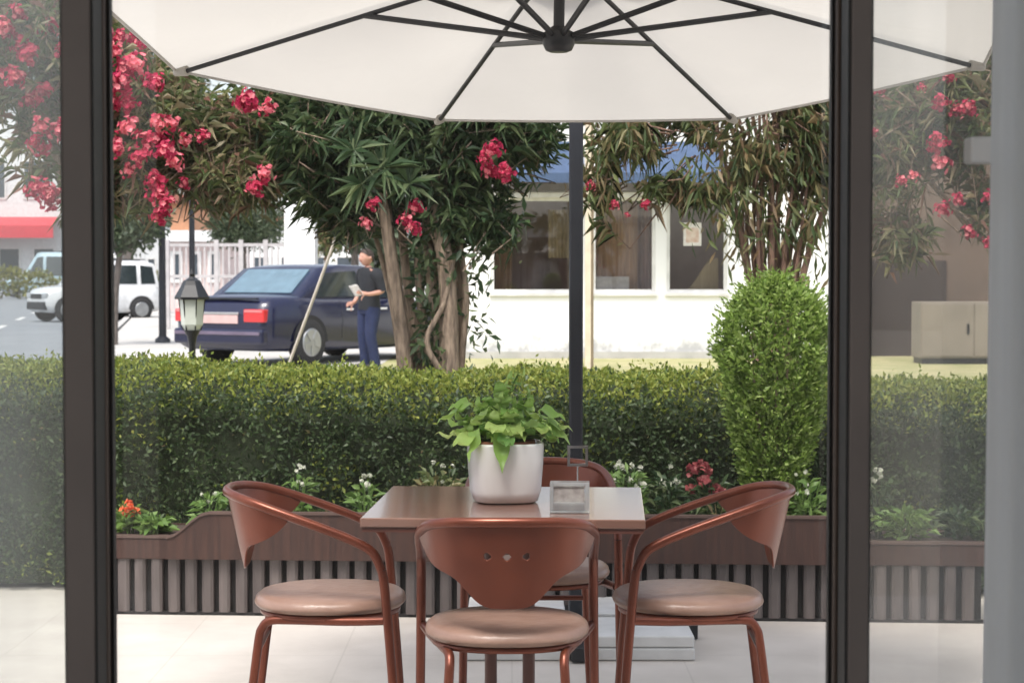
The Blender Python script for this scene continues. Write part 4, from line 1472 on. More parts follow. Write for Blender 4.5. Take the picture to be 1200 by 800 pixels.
# ------------------------------------------------------------------ cars
def car(name, label, loc, rz, paint, Lc, Wc, Hc, kind, rear, group=None):
    """local: +y is the driving direction, rear at y = -Lc/2"""
    t = thing(name, label, "car", loc, rz, group)
    hw = Wc / 2
    if kind == "sedan":
        st = [(-0.5, 0.80, 0.34, 0.70), (-0.488, 0.90, 0.24, 0.86), (-0.46, 0.96, 0.21, 0.925), (-0.33, 1.0, 0.19, 0.95), (-0.22, 1.0, 0.19, 0.93), (0.0, 1.0, 0.18, 0.92), (0.17, 1.0, 0.18, 0.91), (0.30, 0.99, 0.19, 0.87), (0.42, 0.95, 0.20, 0.79), (0.485, 0.86, 0.24, 0.68), (0.5, 0.74, 0.30, 0.60)]
        cab = [(-0.33, 0.92, 0.93), (-0.20, 0.80, Hc - 0.045), (-0.10, 0.79, Hc), (0.03, 0.79, Hc - 0.01), (0.06, 0.80, Hc - 0.035), (0.20, 0.90, 0.90)]
        wy = (-0.30 * Lc, 0.31 * Lc)
        wr = 0.315
    else:
        st = [(-0.5, 0.88, 0.36, 0.95), (-0.485, 0.95, 0.28, 1.0), (-0.40, 1.0, 0.24, 1.02), (-0.1, 1.0, 0.23, 1.02), (0.2, 1.0, 0.23, 1.01), (0.34, 0.98, 0.24, 0.98), (0.46, 0.94, 0.26, 0.90), (0.5, 0.84, 0.36, 0.74)]
        cab = [(-0.485, 0.93, 1.0), (-0.45, 0.84, Hc - 0.07), (-0.36, 0.82, Hc), (0.0, 0.82, Hc), (0.06, 0.82, Hc - 0.05), (0.24, 0.90, 0.99)]
        wy = (-0.32 * Lc, 0.33 * Lc)
        wr = 0.33
    # lower body: lofted rings
    m_ = MB()
    rings = []
    for (s, wf, zb, zt) in st:
        w_ = hw * wf
        half = [(0.0, zb), (w_ * 0.80, zb), (w_ * 0.94, zb + 0.05), (w_ * 0.985, zb + 0.16), (w_, (zb + zt) * 0.52), (w_ * 0.985, zt - 0.13), (w_ * 0.94, zt - 0.035), (w_ * 0.80, zt), (w_ * 0.4, zt + 0.018), (0.0, zt + 0.022)]
        ring = [(x, s * Lc, z) for x, z in half] + [(-x, s * Lc, z) for x, z in reversed(half[1:-1])]
        rings.append(ring)
    nR = len(rings[0])
    vs = [p for r_ in rings for p in r_]
    fs = []
    for i in range(len(rings) - 1):
        for k in range(nR):
            k2 = (k + 1) % nR
            fs.append((i * nR + k, i * nR + k2, (i + 1) * nR + k2, (i + 1) * nR + k))
    m_.add(vs, fs, 0, True)
    m_.add(rings[0], [tuple(reversed(range(nR)))], 0, True)
    m_.add(rings[-1], [tuple(range(nR))], 0, True)
    # cabin
    crings = []
    for (s, wf, z) in cab:
        w_ = hw * wf
        base = 0.86 if kind == "sedan" else 0.94
        wb = hw * 0.93
        zz = max(z, base + 0.02)
        ring = [(wb, s * Lc * 1.0, base), (w_ + (wb - w_) * 0.5, s * Lc, base + (zz - base) * 0.5), (w_, s * Lc, zz - 0.04 * (zz - base)), (w_ * 0.86, s * Lc, zz), (0, s * Lc, zz + 0.015),
                (-w_ * 0.86, s * Lc, zz), (-w_, s * Lc, zz - 0.04 * (zz - base)), (-(w_ + (wb - w_) * 0.5), s * Lc, base + (zz - base) * 0.5), (-wb, s * Lc, base)]
        crings.append(ring)
    nC = 9
    vs = [p for r_ in crings for p in r_]
    fs = []
    for i in range(len(crings) - 1):
        for k in range(nC - 1):
            fs.append((i * nC + k, i * nC + k + 1, (i + 1) * nC + k + 1, (i + 1) * nC + k))
    m_.add(vs, fs, 0, True)
    m_.add(crings[0], [tuple(reversed(range(nC)))], 0)
    m_.add(crings[-1], [tuple(range(nC))], 0)
    # wheel arches (dark)
    for y in wy:
        for sx in (-1, 1):
            arc = [(sx * (hw * 0.99), y + (wr + 0.055) * math.cos(a), wr + (wr + 0.055) * math.sin(a)) for a in [PI * q / 12 for q in range(13)]]
            m_.add([(sx * (hw * 0.99 + 0.012), y, wr * 0.9)] + [(p[0] + sx * 0.012, p[1], p[2]) for p in arc], [(0, q + 1, q + 2) if sx > 0 else (0, q + 2, q + 1) for q in range(12)], 1)
    body = m_.build("body", [paint, M["tyre"]], t)

    def panel(pts, name_, m2, off=0.006, parent=t):
        pts = [Vector(p) for p in pts]
        nrm = (pts[1] - pts[0]).cross(pts[2] - pts[0]).normalized()
        mm = MB()
        q = len(pts)
        a_ = [p + nrm * off for p in pts]
        b_ = [p - nrm * 0.01 for p in pts]
        mm.add(a_ + b_, [tuple(range(q)), tuple(reversed(range(q, 2 * q)))] + [(k, k + q, (k + 1) % q + q, (k + 1) % q) for k in range(q)])
        return mm.build(name_, m2, parent)

    def cabpt(i, side, f):
        """point on the cabin's side between belt (0) and roof (1) at ring i (may be fractional)"""
        i0 = int(math.floor(i))
        i1 = min(i0 + 1, len(crings) - 1)
        fr_ = i - i0
        def at(r_):
            q0, q1, q2 = Vector(r_[0]), Vector(r_[1]), Vector(r_[2])
            v = q0.lerp(q1, f * 2) if f < 0.5 else q1.lerp(q2, f * 2 - 1)
            return v
        v = at(crings[i0]).lerp(at(crings[i1]), fr_)
        return Vector((side * v.x, v.y, v.z))

    base = 0.86 if kind == "sedan" else 0.94
    # rear and front windows lie on the sloping cabin ends
    def end_window(i0, i1, name_, m2):
        a, b = crings[i0], crings[i1]
        def mix(p, q, f):
            return Vector(p).lerp(Vector(q), f)
        lo, hi = 0.10, 0.90
        wl = 0.86 * a[3][0] * 1.0
        wh = 0.86 * b[3][0] * 1.06
        za, zb = a[3][2] + 0.012, b[3][2] + 0.012
        ya, yb = a[3][1], b[3][1]
        q = [(wl, ya + (yb - ya) * lo, za + (zb - za) * lo), (wh, ya + (yb - ya) * hi, za + (zb - za) * hi), (-wh, ya + (yb - ya) * hi, za + (zb - za) * hi), (-wl, ya + (yb - ya) * lo, za + (zb - za) * lo)]
        if yb < ya:
            pass
        else:
            q = list(reversed(q))
        return panel(q, name_, m2, 0.012)

    end_window(0, 1, "rear_window", M["rearglass"] if kind == "sedan" else M["carglass"])
    end_window(len(cab) - 1, len(cab) - 2, "windscreen", M["carglass"])
    for side in (-1, 1):
        if kind == "sedan":
            spans = [((0.60, 0.22), (1.15, 0.86), (2.55, 0.86), (2.55, 0.14)), ((2.68, 0.14), (2.68, 0.86), (3.75, 0.86), (4.75, 0.22))]
        else:
            spans = [((0.9, 0.18), (1.2, 0.86), (2.1, 0.86), (2.1, 0.14)), ((2.2, 0.14), (2.2, 0.86), (2.85, 0.86), (2.85, 0.14)), ((2.95, 0.14), (2.95, 0.86), (3.8, 0.86), (4.7, 0.2))]
        for sp in spans:
            q = [cabpt(i, side, f) for i, f in sp]
            if side > 0:
                q = list(reversed(q))
            nrm = (q[1] - q[0]).cross(q[2] - q[0])
            if nrm.x * side < 0:
                q = list(reversed(q))
            panel(q, "side_window", M["carglass"], 0.012)
    # door seams
    for sfr in ((-0.14, 0.03, 0.19) if kind == "sedan" else (-0.1, 0.07, 0.22)):
        for sx in (-1, 1):
            zb, zt = 0.19, (0.92 if kind == "sedan" else 1.02)
            mm = MB()
            mm.tube([(sx * hw * 0.985, sfr * Lc, zb + 0.16), (sx * hw * 1.0, sfr * Lc, (zb + zt) * 0.52), (sx * hw * 0.985, sfr * Lc, zt - 0.13), (sx * hw * 0.942, sfr * Lc, zt - 0.035)], 0.006, 5)
            mm.build("door_seam", M["blackmetal"], t)
    # wheels
    for y in wy:
        for sx in (-1, 1):
            w_ = MB()
            prof = [(wr * 0.55, -0.09), (wr * 0.93, -0.095), (wr, -0.07), (wr, 0.07), (wr * 0.93, 0.095), (wr * 0.55, 0.09)]
            w_.lathe(prof, 28)
            rot = Matrix.Translation((sx * (hw - 0.075), y, wr)) @ Matrix.Rotation(PI / 2, 4, "Y")
            w_.v = [tuple(rot @ Vector(v)) for v in w_.v]
            wl = w_.build("wheel", M["tyre"], t)
            r_ = MB()
            r_.lathe([(wr * 0.62, 0), (wr * 0.6, 0.012), (wr * 0.5, 0.006), (wr * 0.18, 0.012), (wr * 0.1, 0.018)], 20)
            for q in range(5):
                a = q * 2 * PI / 5
                r_.box(wr * 0.12, wr * 0.56, -0.03, 0.03, 0.008, 0.02, mtx=Matrix.Rotation(a, 4, "Z"))
            rot = Matrix.Translation((sx * (hw + 0.017), y, wr)) @ Matrix.Rotation(sx * PI / 2, 4, "Y")
            r_.v = [tuple(rot @ Vector(v)) for v in r_.v]
            r_.build("rim", M["rim"], wl)
    # lamps, plate, bumper, mirrors
    ry = -Lc / 2
    fy = Lc / 2
    if kind == "sedan":
        for sx in (-1, 1):
            a, b = sx * hw * 0.50, sx * hw * 0.90
            mm = MB()
            mm.box(min(a, b), max(a, b), ry - 0.012, ry + 0.10, 0.60, 0.775)
            tl = mm.build("tail_light", M["taillight"], t, bevel=0.015)
            mm = MB()
            mm.box(min(a, b) + 0.02, max(a, b) - 0.02, ry - 0.018, ry - 0.011, 0.735, 0.765)
            mm.build("reversing_lens", mat("pale_red_lens", (0.7, 0.2, 0.2), 0.2), tl)
        mm = MB()
        mm.box(-0.36, 0.36, ry - 0.02, ry + 0.02, 0.70, 0.735)
        mm.build("chrome_strip", M["chrome"], t, bevel=0.004)
        mm = MB()
        mm.box(-0.34, 0.34, ry - 0.014, ry + 0.02, 0.58, 0.695)
        mm.build("number_plate", M["plate"], t, bevel=0.004)
        mm = MB()
        mm.box(-hw * 0.9, hw * 0.9, ry - 0.05, ry + 0.1, 0.30, 0.51)
        bp_ = mm.build("rear_bumper", M["navy"], t, bevel=0.04, seg=3)
        mm = MB()
        mm.box(-hw * 0.86, hw * 0.86, ry - 0.062, ry - 0.049, 0.43, 0.475)
        mm.build("bumper_strip", M["bumper"], bp_, bevel=0.004)
        mm = MB()
        mm.box(-hw * 0.72, hw * 0.72, ry + 0.03, ry + 0.09, 0.905, 0.925)
        mm.build("boot_seam", M["blackmetal"], t)
    else:
        for sx in (-1, 1):
            a, b = sx * hw * 0.5, sx * hw * 0.86
            mm = MB()
            mm.box(min(a, b), max(a, b), fy - 0.12, fy + 0.015, 0.66, 0.80)
            mm.build("headlight", M["headlamp"], t, bevel=0.02)
            a, b = sx * hw * 0.6, sx * hw * 0.85
            mm = MB()
            mm.box(min(a, b), max(a, b), ry - 0.012, ry + 0.05, 0.72, 0.95)
            mm.build("tail_light", M["taillight"], t, bevel=0.01)
        mm = MB()
        mm.box(-hw * 0.48, hw * 0.48, fy - 0.05, fy + 0.012, 0.64, 0.78)
        mm.build("grille", M["blackmetal"], t, bevel=0.01)
        mm = MB()
        mm.box(-hw * 0.82, hw * 0.82, fy - 0.08, fy + 0.03, 0.34, 0.56)
        mm.build("front_bumper", M["blackmetal"] if kind == "suv" else paint, t, bevel=0.03)
        mm = MB()
        for sx in (-1, 1):
            mm.box(sx * hw * 0.72 - 0.015, sx * hw * 0.72 + 0.015, -Lc * 0.38, 0.02 * Lc, Hc + 0.02, Hc + 0.045)
        mm.build("roof_rails", M["blackmetal"], t)
    for sx in (-1, 1):
        mm = MB()
        mm.box(sx * (hw + 0.02) - 0.07, sx * (hw + 0.02) + 0.07, Lc * 0.12, Lc * 0.12 + 0.08, base + 0.04, base + 0.17)
        mm.build("wing_mirror", paint, t, bevel=0.025)
        for yy in (-0.10, 0.08):
            mm = MB()
            mm.box(sx * hw * 0.985 - 0.012, sx * hw * 0.985 + 0.012, yy * Lc - 0.08, yy * Lc + 0.08, 0.74, 0.765)
            mm.build("door_handle", M["chrome"] if kind == "sedan" else paint, t)
    return t


HD = R(-33)
rc = Vector((P(257, 400, 25.3).x, 25.3, 0))
fw = Vector((math.sin(-HD), math.cos(-HD), 0))
cpos = rc + fw * 2.17
car("parked_car", "dark blue saloon car seen from behind, parked beyond the hedge", (cpos.x, cpos.y, G), HD, M["navy"], 4.35, 1.76, 1.375, "sedan", True)
c = P(108, 350, 53)
car("parked_car", "small white car facing left on the road, half hidden by the door post", (c.x + 0.05, 53, 0.0), R(90 + 36), M["carwhite"], 3.4, 1.60, 1.70, "suv", False)
c = P(15, 300, 92)
car("parked_car", "pale blue van far across the road, behind yellow shrubs", (c.x - 1, 103, 0.05), R(80), M["carblue"], 4.9, 1.9, 2.45, "van", False)
c = P(75, 300, 92)
car("parked_car", "white van far across the road, closest to the dark door post", (c.x - 1.5, 104, 0.05), R(80), M["carwhite"], 4.6, 1.9, 2.4, "van", False)

# ------------------------------------------------------------------ the man by the car
def skin_mesh(name, verts, edges, radii, m, parent, sub=2, root=0):
    me = bpy.data.meshes.new(name)
    me.from_pydata([tuple(v) for v in verts], edges, [])
    me.materials.append(m)
    o = bpy.data.objects.new(name, me)
    COL.objects.link(o)
    o.parent = parent
    o.modifiers.new("skin", "SKIN").use_smooth_shade = True
    if not me.skin_vertices:
        me.attributes.new("skin_tmp", "FLOAT", "POINT")
    sv = me.skin_vertices[0].data if me.skin_vertices else None
    if sv is None:
        return o
    for i, r in enumerate(radii):
        sv[i].radius = r if isinstance(r, tuple) else (r, r)
        sv[i].use_root = (i == root)
    sm = o.modifiers.new("sub", "SUBSURF")
    sm.levels = sm.render_levels = sub
    return o


def skin_grow(verts, edges, radii, root=0):
    """grow a continuous body surface from a jointed skeleton, returned as an evaluated mesh"""
    import bmesh
    me = bpy.data.meshes.new("tmp")
    bm = bmesh.new()
    lay = bm.verts.layers.skin.verify()
    bv = []
    for i, v in enumerate(verts):
        q = bm.verts.new(v)
        r = radii[i]
        q[lay].radius = r if isinstance(r, tuple) else (r, r)
        q[lay].use_root = (i == root)
        bv.append(q)
    bm.verts.ensure_lookup_table()
    for a, b in edges:
        bm.edges.new((bv[a], bv[b]))
    bm.to_mesh(me)
    bm.free()
    o = bpy.data.objects.new("tmp", me)
    COL.objects.link(o)
    sk = o.modifiers.new("skin", "SKIN")
    sk.use_smooth_shade = True
    sm = o.modifiers.new("sub", "SUBSURF")
    sm.levels = sm.render_levels = 2
    dg = bpy.context.evaluated_depsgraph_get()
    ev = o.evaluated_get(dg)
    res = bpy.data.meshes.new_from_object(ev, depsgraph=dg)
    bpy.data.objects.remove(o)
    for p in res.polygons:
        p.use_smooth = True
    return res


def mesh_obj(name, me, m, parent):
    me.name = name
    me.materials.clear()
    me.materials.append(m)
    o = bpy.data.objects.new(name, me)
    COL.objects.link(o)
    o.parent = parent
    return o


pc = P(433, 420, 24.4)
man = thing("person", "man in a dark shirt and blue jeans holding white paper beside the blue car", "person", (pc.x, 24.4, G), R(38))
# local: faces -x (towards the car's rear), a little towards the camera
B_v = [(0, 0, 0.93), (0, 0, 1.08), (0.01, 0, 1.24), (0.0, 0, 1.37), (-0.015, 0, 1.44), (-0.03, 0, 1.50),
       (0.0, 0.09, 0.90), (-0.02, 0.11, 0.50), (0.02, 0.12, 0.09), (-0.09, 0.125, 0.035),
       (0.0, -0.09, 0.90), (-0.05, -0.10, 0.50), (0.03, -0.10, 0.09), (-0.08, -0.10, 0.035),
       (0.0, 0.17, 1.37), (0.03, 0.23, 1.12), (-0.10, 0.20, 0.96), (-0.16, 0.17, 0.95),
       (0.0, -0.17, 1.37), (0.05, -0.24, 1.12), (-0.16, -0.22, 1.08), (-0.22, -0.20, 1.10)]
B_e = [(0, 1), (1, 2), (2, 3), (3, 4), (4, 5), (0, 6), (6, 7), (7, 8), (8, 9), (0, 10), (10, 11), (11, 12), (12, 13), (3, 14), (14, 15), (15, 16), (16, 17), (3, 18), (18, 19), (19, 20), (20, 21)]
B_r = [(0.10, 0.14), (0.095, 0.13), (0.105, 0.145), (0.085, 0.12), 0.052, 0.05, 0.085, 0.055, 0.04, 0.035, 0.085, 0.055, 0.04, 0.035, 0.058, 0.042, 0.030, 0.026, 0.058, 0.042, 0.030, 0.026]
# fingers
for (h, dirx) in ((17, (-1, -0.2, -0.3)), (21, (-1, 0.2, 0.1))):
    hp = Vector(B_v[h])
    for q in range(5):
        off = Vector((0, 0.012 * (q - 2) * 0.6, 0.012 * (q - 2)))
        d = Vector(dirx).normalized()
        if q == 0:
            d = (d + Vector((0.4, 0, -0.9))).normalized()
        ln = (0.05, 0.07, 0.078, 0.072, 0.058)[q]
        i0 = len(B_v)
        B_v += [tuple(hp + off + d * 0.035), tuple(hp + off + d * (0.035 + ln * 0.5)), tuple(hp + off + d * (0.035 + ln) + Vector((0.01, 0, -0.012)))]
        B_e += [(h, i0), (i0, i0 + 1), (i0 + 1, i0 + 2)]
        B_r += [0.0095, 0.0085, 0.007]
body_me = skin_grow(B_v, B_e, B_r)
# head joined into the same mesh: egg with nose, ears, eye sockets
hv = MB()


def headf(u, v):
    a = 2 * PI * u
    b = PI * v
    x, y, z = -math.sin(b) * math.cos(a), math.sin(b) * math.sin(a), math.cos(b)
    X, Y, Z = x * 0.098, y * 0.076, z * 0.118
    if Z < 0:
        Y *= 1 - 0.25 * (-z)
        X = X * (1 - 0.12 * (-z)) - 0.008 * (-z)
    face = max(0, -x)
    nose = math.exp(-((y / 0.16) ** 2 + ((z + 0.18) / 0.20) ** 2)) * face
    X -= 0.024 * nose
    for sy in (-1, 1):
        X += 0.012 * face * math.exp(-(((y - sy * 0.38) / 0.16) ** 2 + ((z - 0.08) / 0.13) ** 2))
        ear = math.exp(-(((y - sy * 1.0) / 0.12) ** 2 + ((z + 0.05) / 0.22) ** 2 + ((x - 0.12) / 0.2) ** 2))
        Y += sy * 0.022 * ear
    X += 0.004 * face * math.exp(-((y / 0.3) ** 2 + ((z + 0.55) / 0.06) ** 2))
    return (X - 0.045, Y, Z + 1.60)


hv.grid(headf, 40, 28)
tmp = hv.build("tmp_head", M["skin"])
import bmesh
bm = bmesh.new()
bm.from_mesh(body_me)
bm.from_mesh(tmp.data)
bm.to_mesh(body_me)
bm.free()
bpy.data.objects.remove(tmp)
for p in body_me.polygons:
    p.use_smooth = True
bo = mesh_obj("body", body_me, M["skin"], man)
def oval(rows, n=24):
    """rows of (x centre, y centre, z, half depth x, half width y) joined into one garment surface"""
    mb_ = MB()
    vs, fs = [], []
    for (cx, cy, z, hx, hy) in rows:
        for k in range(n):
            a_ = 2 * PI * k / n
            w_ = 1 + 0.02 * math.sin(a_ * 5 + z * 31)
            vs.append((cx + hx * w_ * math.cos(a_), cy + hy * w_ * math.sin(a_), z))
    for i in range(len(rows) - 1):
        for k in range(n):
            k2 = (k + 1) % n
            fs.append((i * n + k, i * n + k2, (i + 1) * n + k2, (i + 1) * n + k))
    mb_.add(vs, fs, 0, True)
    return mb_


m_ = oval([(0.0, 0, 0.86, 0.125, 0.175), (0.0, 0, 0.95, 0.125, 0.172), (0.0, 0, 1.08, 0.118, 0.165), (0.01, 0, 1.22, 0.128, 0.185), (0.005, 0, 1.33, 0.124, 0.205), (0.0, 0, 1.39, 0.112, 0.19), (-0.01, 0, 1.430, 0.096, 0.145), (-0.015, 0, 1.462, 0.070, 0.075)])
for sy, el in ((1, Vector(B_v[15])), (-1, Vector(B_v[19]))):
    sh0 = Vector((0.0, sy * 0.135, 1.375))
    m_.tube([sh0, sh0.lerp(el, 0.15) + Vector((0, sy * 0.03, 0.0)), sh0.lerp(el, 0.55) + Vector((0, sy * 0.015, 0)), el], [0.090, 0.086, 0.068, 0.056], 14, smooth_steps=3)
m_.build("shirt", M["shirt"], man)
m_ = oval([(0.0, 0, 0.80, 0.10, 0.155), (0.0, 0, 0.86, 0.118, 0.168), (0.0, 0, 0.93, 0.115, 0.163), (0.0, 0, 0.98, 0.108, 0.158)])
for i0 in (6, 10):
    h_, k_, f_ = (Vector(B_v[i0 + q]) for q in range(3))
    h_.z = 0.89
    m_.tube([h_, h_.lerp(k_, 0.35), k_, k_.lerp(f_, 0.5), f_ + Vector((0, 0, -0.03))], [0.098, 0.098, 0.076, 0.070, 0.066], 16, smooth_steps=3)
m_.build("jeans", M["jeans"], man)
m_ = MB()
m_.tube([(-0.137, -0.024, 1.545), (-0.143, 0, 1.547), (-0.137, 0.024, 1.545)], [0.003, 0.0045, 0.003], 6)
m_.build("mouth", mat("lips", (0.36, 0.13, 0.11), 0.5), man)
for (x, y) in ((-0.02, 0.12), (-0.015, -0.10)):
    m_ = MB()
    m_.lathe([(0.05, 0.0), (0.055, 0.02), (0.048, 0.06), (0.03, 0.085), (0.01, 0.09)], 20, power=2.4)
    m_.v = [(v[0] * 2.5 + x - 0.03, v[1] * 0.95 + y, v[2]) for v in m_.v]
    m_.build("shoe", M["shoe"], man)
hm_ = MB()


def hairf(u, v):
    a = 2 * PI * u
    lim = 0.30 + 0.36 * (0.5 - 0.5 * math.cos(a)) ** 1.0
    b = PI * v * lim
    x, y, z = -math.sin(b) * math.cos(a), math.sin(b) * math.sin(a), math.cos(b)
    k_ = 1.10 + 0.02 * math.sin(a * 13 + b * 9)
    return (x * 0.098 * k_ - 0.043, y * 0.076 * k_, z * 0.118 * k_ + 1.601)


hm_.grid(hairf, 36, 10)
hm_.build("hair", M["hair"], man)
for sy in (-1, 1):
    m_ = MB()
    m_.lathe([(0.001, -0.009), (0.007, -0.006), (0.009, 0), (0.007, 0.006), (0.001, 0.009)], 10, c=(-0.122, sy * 0.029, 1.609))
    m_.build("eye", M["window_dark"], man)
pa = MB()
pa.grid(lambda u, v: (-0.24 - 0.10 * v + 0.01 * math.sin(u * 4), -0.30 + 0.24 * u, 1.06 + 0.15 * v + 0.012 * math.sin(u * 5)), 6, 6)
pt = pa.build("paper_sheet", M["paper"], solid=0.003)
pt.location = (pc.x, 24.4, G)
pt.rotation_euler = (0, 0, R(38))
man.scale = (1.0, 1.02, 0.91)
pt.scale = (1.0, 0.8, 0.91)
tag(pt, "white sheet of paper held by the man in the dark shirt", "paper")

# ------------------------------------------------------------------ white shop
D0 = 27.8
s_ = F / D0


def WX(px):
    return (px - 600) / s_


def WZ(py):
    return CAMZ + (320 - py) / s_


sh = thing("white_shop", "low white shop with three wide windows and blue awnings behind the trees", "shop", (WX(760), D0, 0.09))
ox, oy, oz = WX(760), D0, 0.09
XL, XR, ZT = WX(512), WX(1012), 3.9
wins = [(WX(575), WX(672)), (WX(694), WX(768)), (WX(781), WX(852))]
z0, z1 = WZ(343), WZ(232)
m_ = MB()
T_ = 0.22


def wbox(x0, x1, za, zb, y0=0.0, y1=T_, mi=0):
    m_.box(x0 - ox, x1 - ox, y0, y1, za - oz, zb - oz, mi)


wbox(XL, XR, oz, z0)
wbox(XL, XR, z1, ZT)
edges_ = [XL] + [v for w_ in wins for v in w_] + [XR]
for i in range(0, len(edges_), 2):
    wbox(edges_[i], edges_[i + 1], z0, z1)
# stained skirting band: real grime with a shape of its own
nt = None
m, nt, b = new_mat("white_wall_with_grime")
tc = nt.nodes.new("ShaderNodeTexCoord")
n1 = nt.nodes.new("ShaderNodeTexNoise")
n1.inputs["Scale"].default_value = 3.2
n1.inputs["Detail"].default_value = 8
n1.inputs["Roughness"].default_value = 0.7
nt.links.new(tc.outputs["Object"], n1.inputs["Vector"])
sp = nt.nodes.new("ShaderNodeSeparateXYZ")
nt.links.new(tc.outputs["Object"], sp.inputs[0])
mr = nt.nodes.new("ShaderNodeMapRange")
mr.inputs["From Min"].default_value = 0.15
mr.inputs["From Max"].default_value = 0.50
mr.inputs["To Min"].default_value = 0.16
mr.inputs["To Max"].default_value = -0.10
nt.links.new(sp.outputs["Z"], mr.inputs["Value"])
ad = nt.nodes.new("ShaderNodeMath")
nt.links.new(n1.outputs["Fac"], ad.inputs[0])
nt.links.new(mr.outputs[0], ad.inputs[1])
rp = nt.nodes.new("ShaderNodeValToRGB")
rp.color_ramp.elements[0].position = 0.52
rp.color_ramp.elements[0].color = (0.86, 0.86, 0.855, 1)
rp.color_ramp.elements[1].position = 0.72
rp.color_ramp.elements[1].color = (0.42, 0.42, 0.43, 1)
nt.links.new(ad.outputs[0], rp.inputs[0])
nt.links.new(rp.outputs[0], b.inputs["Base Color"])
b.inputs["Roughness"].default_value = 0.75
M["grimewall"] = m
m_.build("front_wall", M["grimewall"], sh)
m_ = MB()
m_.box(XL - ox, XL - ox + 0.2, T_ + 0.001, 6, 0, ZT - oz)
m_.box(XR - ox - 0.2, XR - ox, T_ + 0.001, 6, 0, ZT - oz)
m_.box(XL - ox + 0.2, XR - ox - 0.2, 5.8, 6, 0, ZT - oz)
m_.build("side_walls", M["paint_white"], sh)
m_ = MB()
m_.box(XL - ox - 0.15, XR - ox + 0.15, -0.25, 6.2, ZT - oz + 0.001, ZT - oz + 0.18)
m_.build("roof", M["farwhite"], sh)
m_ = MB()
m_.box(XL - ox + 0.21, XR - ox - 0.21, 2.2, 2.3, 0.0, 3.0)
m_.box(XL - ox + 0.21, XR - ox - 0.21, 0.23, 2.19, 0.0, 0.05)
m_.box(XL - ox + 0.21, XR - ox - 0.21, 0.23, 2.19, 2.8, 2.9)
m_.build("inner_room", M["room"], sh)
for i, (a, b_) in enumerate(wins):
    m_ = MB()
    t_ = 0.05
    for q in ((a, a + t_, z0, z1), (b_ - t_, b_, z0, z1), (a + t_, b_ - t_, z0, z0 + t_), (a + t_, b_ - t_, z1 - t_, z1)):
        m_.box(q[0] - ox + 0.001, q[1] - ox - 0.001, 0.03, 0.10, q[2] - oz + 0.001, q[3] - oz - 0.001)
    wf = m_.build("window", M["winframe"], sh)
    g = MB()
    g.box(a + t_ - ox, b_ - t_ - ox, 0.06, 0.068, z0 + t_ - oz, z1 - t_ - oz)
    g.build("pane", M["shopglass"], wf)
    g = MB()
    g.box(a - ox - 0.02, b_ - ox + 0.02, -0.05, 0.029, z0 - oz - 0.045, z0 - oz - 0.003)
    g.build("sill", M["winframe"], wf)


def curtain(pxa, pxb, pya, pyb, m2, depth=0.35):
    a, b_ = WX(pxa) - ox, WX(pxb) - ox
    za, zb = WZ(pyb) - oz, WZ(pya) - oz
    c_ = MB()
    c_.grid(lambda u, v: (a + (b_ - a) * u, depth + 0.03 * math.sin(u * (b_ - a) * 60), za + (zb - za) * v), 24, 2)
    c_.build("curtain", m2, sh)


curtain(643, 674, 245, 302, M["curtain"])
curtain(697, 750, 236, 343, M["curtainbrown"], 0.6)
curtain(575, 600, 236, 343, M["curtainbrown"], 1.2)
curtain(750, 770, 236, 343, M["room"], 0.8)
m_ = MB()
m_.prism([(WX(808) - ox, WZ(341) - oz), (WX(845) - ox, WZ(341) - oz), (WX(845) - ox, WZ(302) - oz), (WX(834) - ox, WZ(304) - oz), (WX(818) - ox, WZ(328) - oz)], 0.40, 0.44)
m_.build("curtain", M["curtain"], sh)
m_ = MB()
m_.box(WX(697) - ox, WX(738) - ox, 0.16, 0.5, WZ(342) - oz, WZ(324) - oz)
bxo = m_.build("display_box", M["paper"], loc=(ox, oy, oz), bevel=0.01)
tag(bxo, "white box lying inside the middle shop window", "box")
m_ = MB()
m_.box(WX(801) - ox, WX(822) - ox, 0.052, 0.057, WZ(288) - oz, WZ(261) - oz)
m_.box(WX(804) - ox, WX(819) - ox, 0.0495, 0.0515, WZ(284) - oz, WZ(267) - oz, 1)
po_ = m_.build("poster", [M["paper"], mat("poster_print", (0.55, 0.38, 0.30), 0.7, c2=(0.7, 0.6, 0.52), scale=12)], loc=(ox, oy, oz))
tag(po_, "small white poster with a brownish print stuck on a shop window", "poster")
m_ = MB()
m_.box(WX(560) - ox, WX(870) - ox, -0.12, -0.002, WZ(224) - oz, WZ(196) - oz)
m_.build("fascia", M["fascia"], sh)
m_ = MB()
m_.box(WX(560) - ox, WX(870) - ox, -0.06, -0.002, WZ(232) - oz, WZ(226) - oz)
m_.build("window_head_trim", M["winframe"], sh)
for (pa_, pb_) in ((590, 682), (722, 845)):
    m_ = MB()
    a, b_ = WX(pa_) - ox, WX(pb_) - ox
    za, zb = WZ(207) - oz, WZ(168) - oz
    m_.add([(a, -0.9, za), (b_, -0.9, za), (b_, -0.125, zb), (a, -0.125, zb), (a, -0.9, za - 0.14), (b_, -0.9, za - 0.14)], [(0, 1, 2, 3), (4, 5, 1, 0)])
    m_.build("awning", M["awning_blue"], sh, solid=0.02)
m_ = MB()
m_.box(XL - ox, XR - ox, -0.04, -0.002, 0.0, 0.10)
m_.build("plinth", M["kerb"], sh)

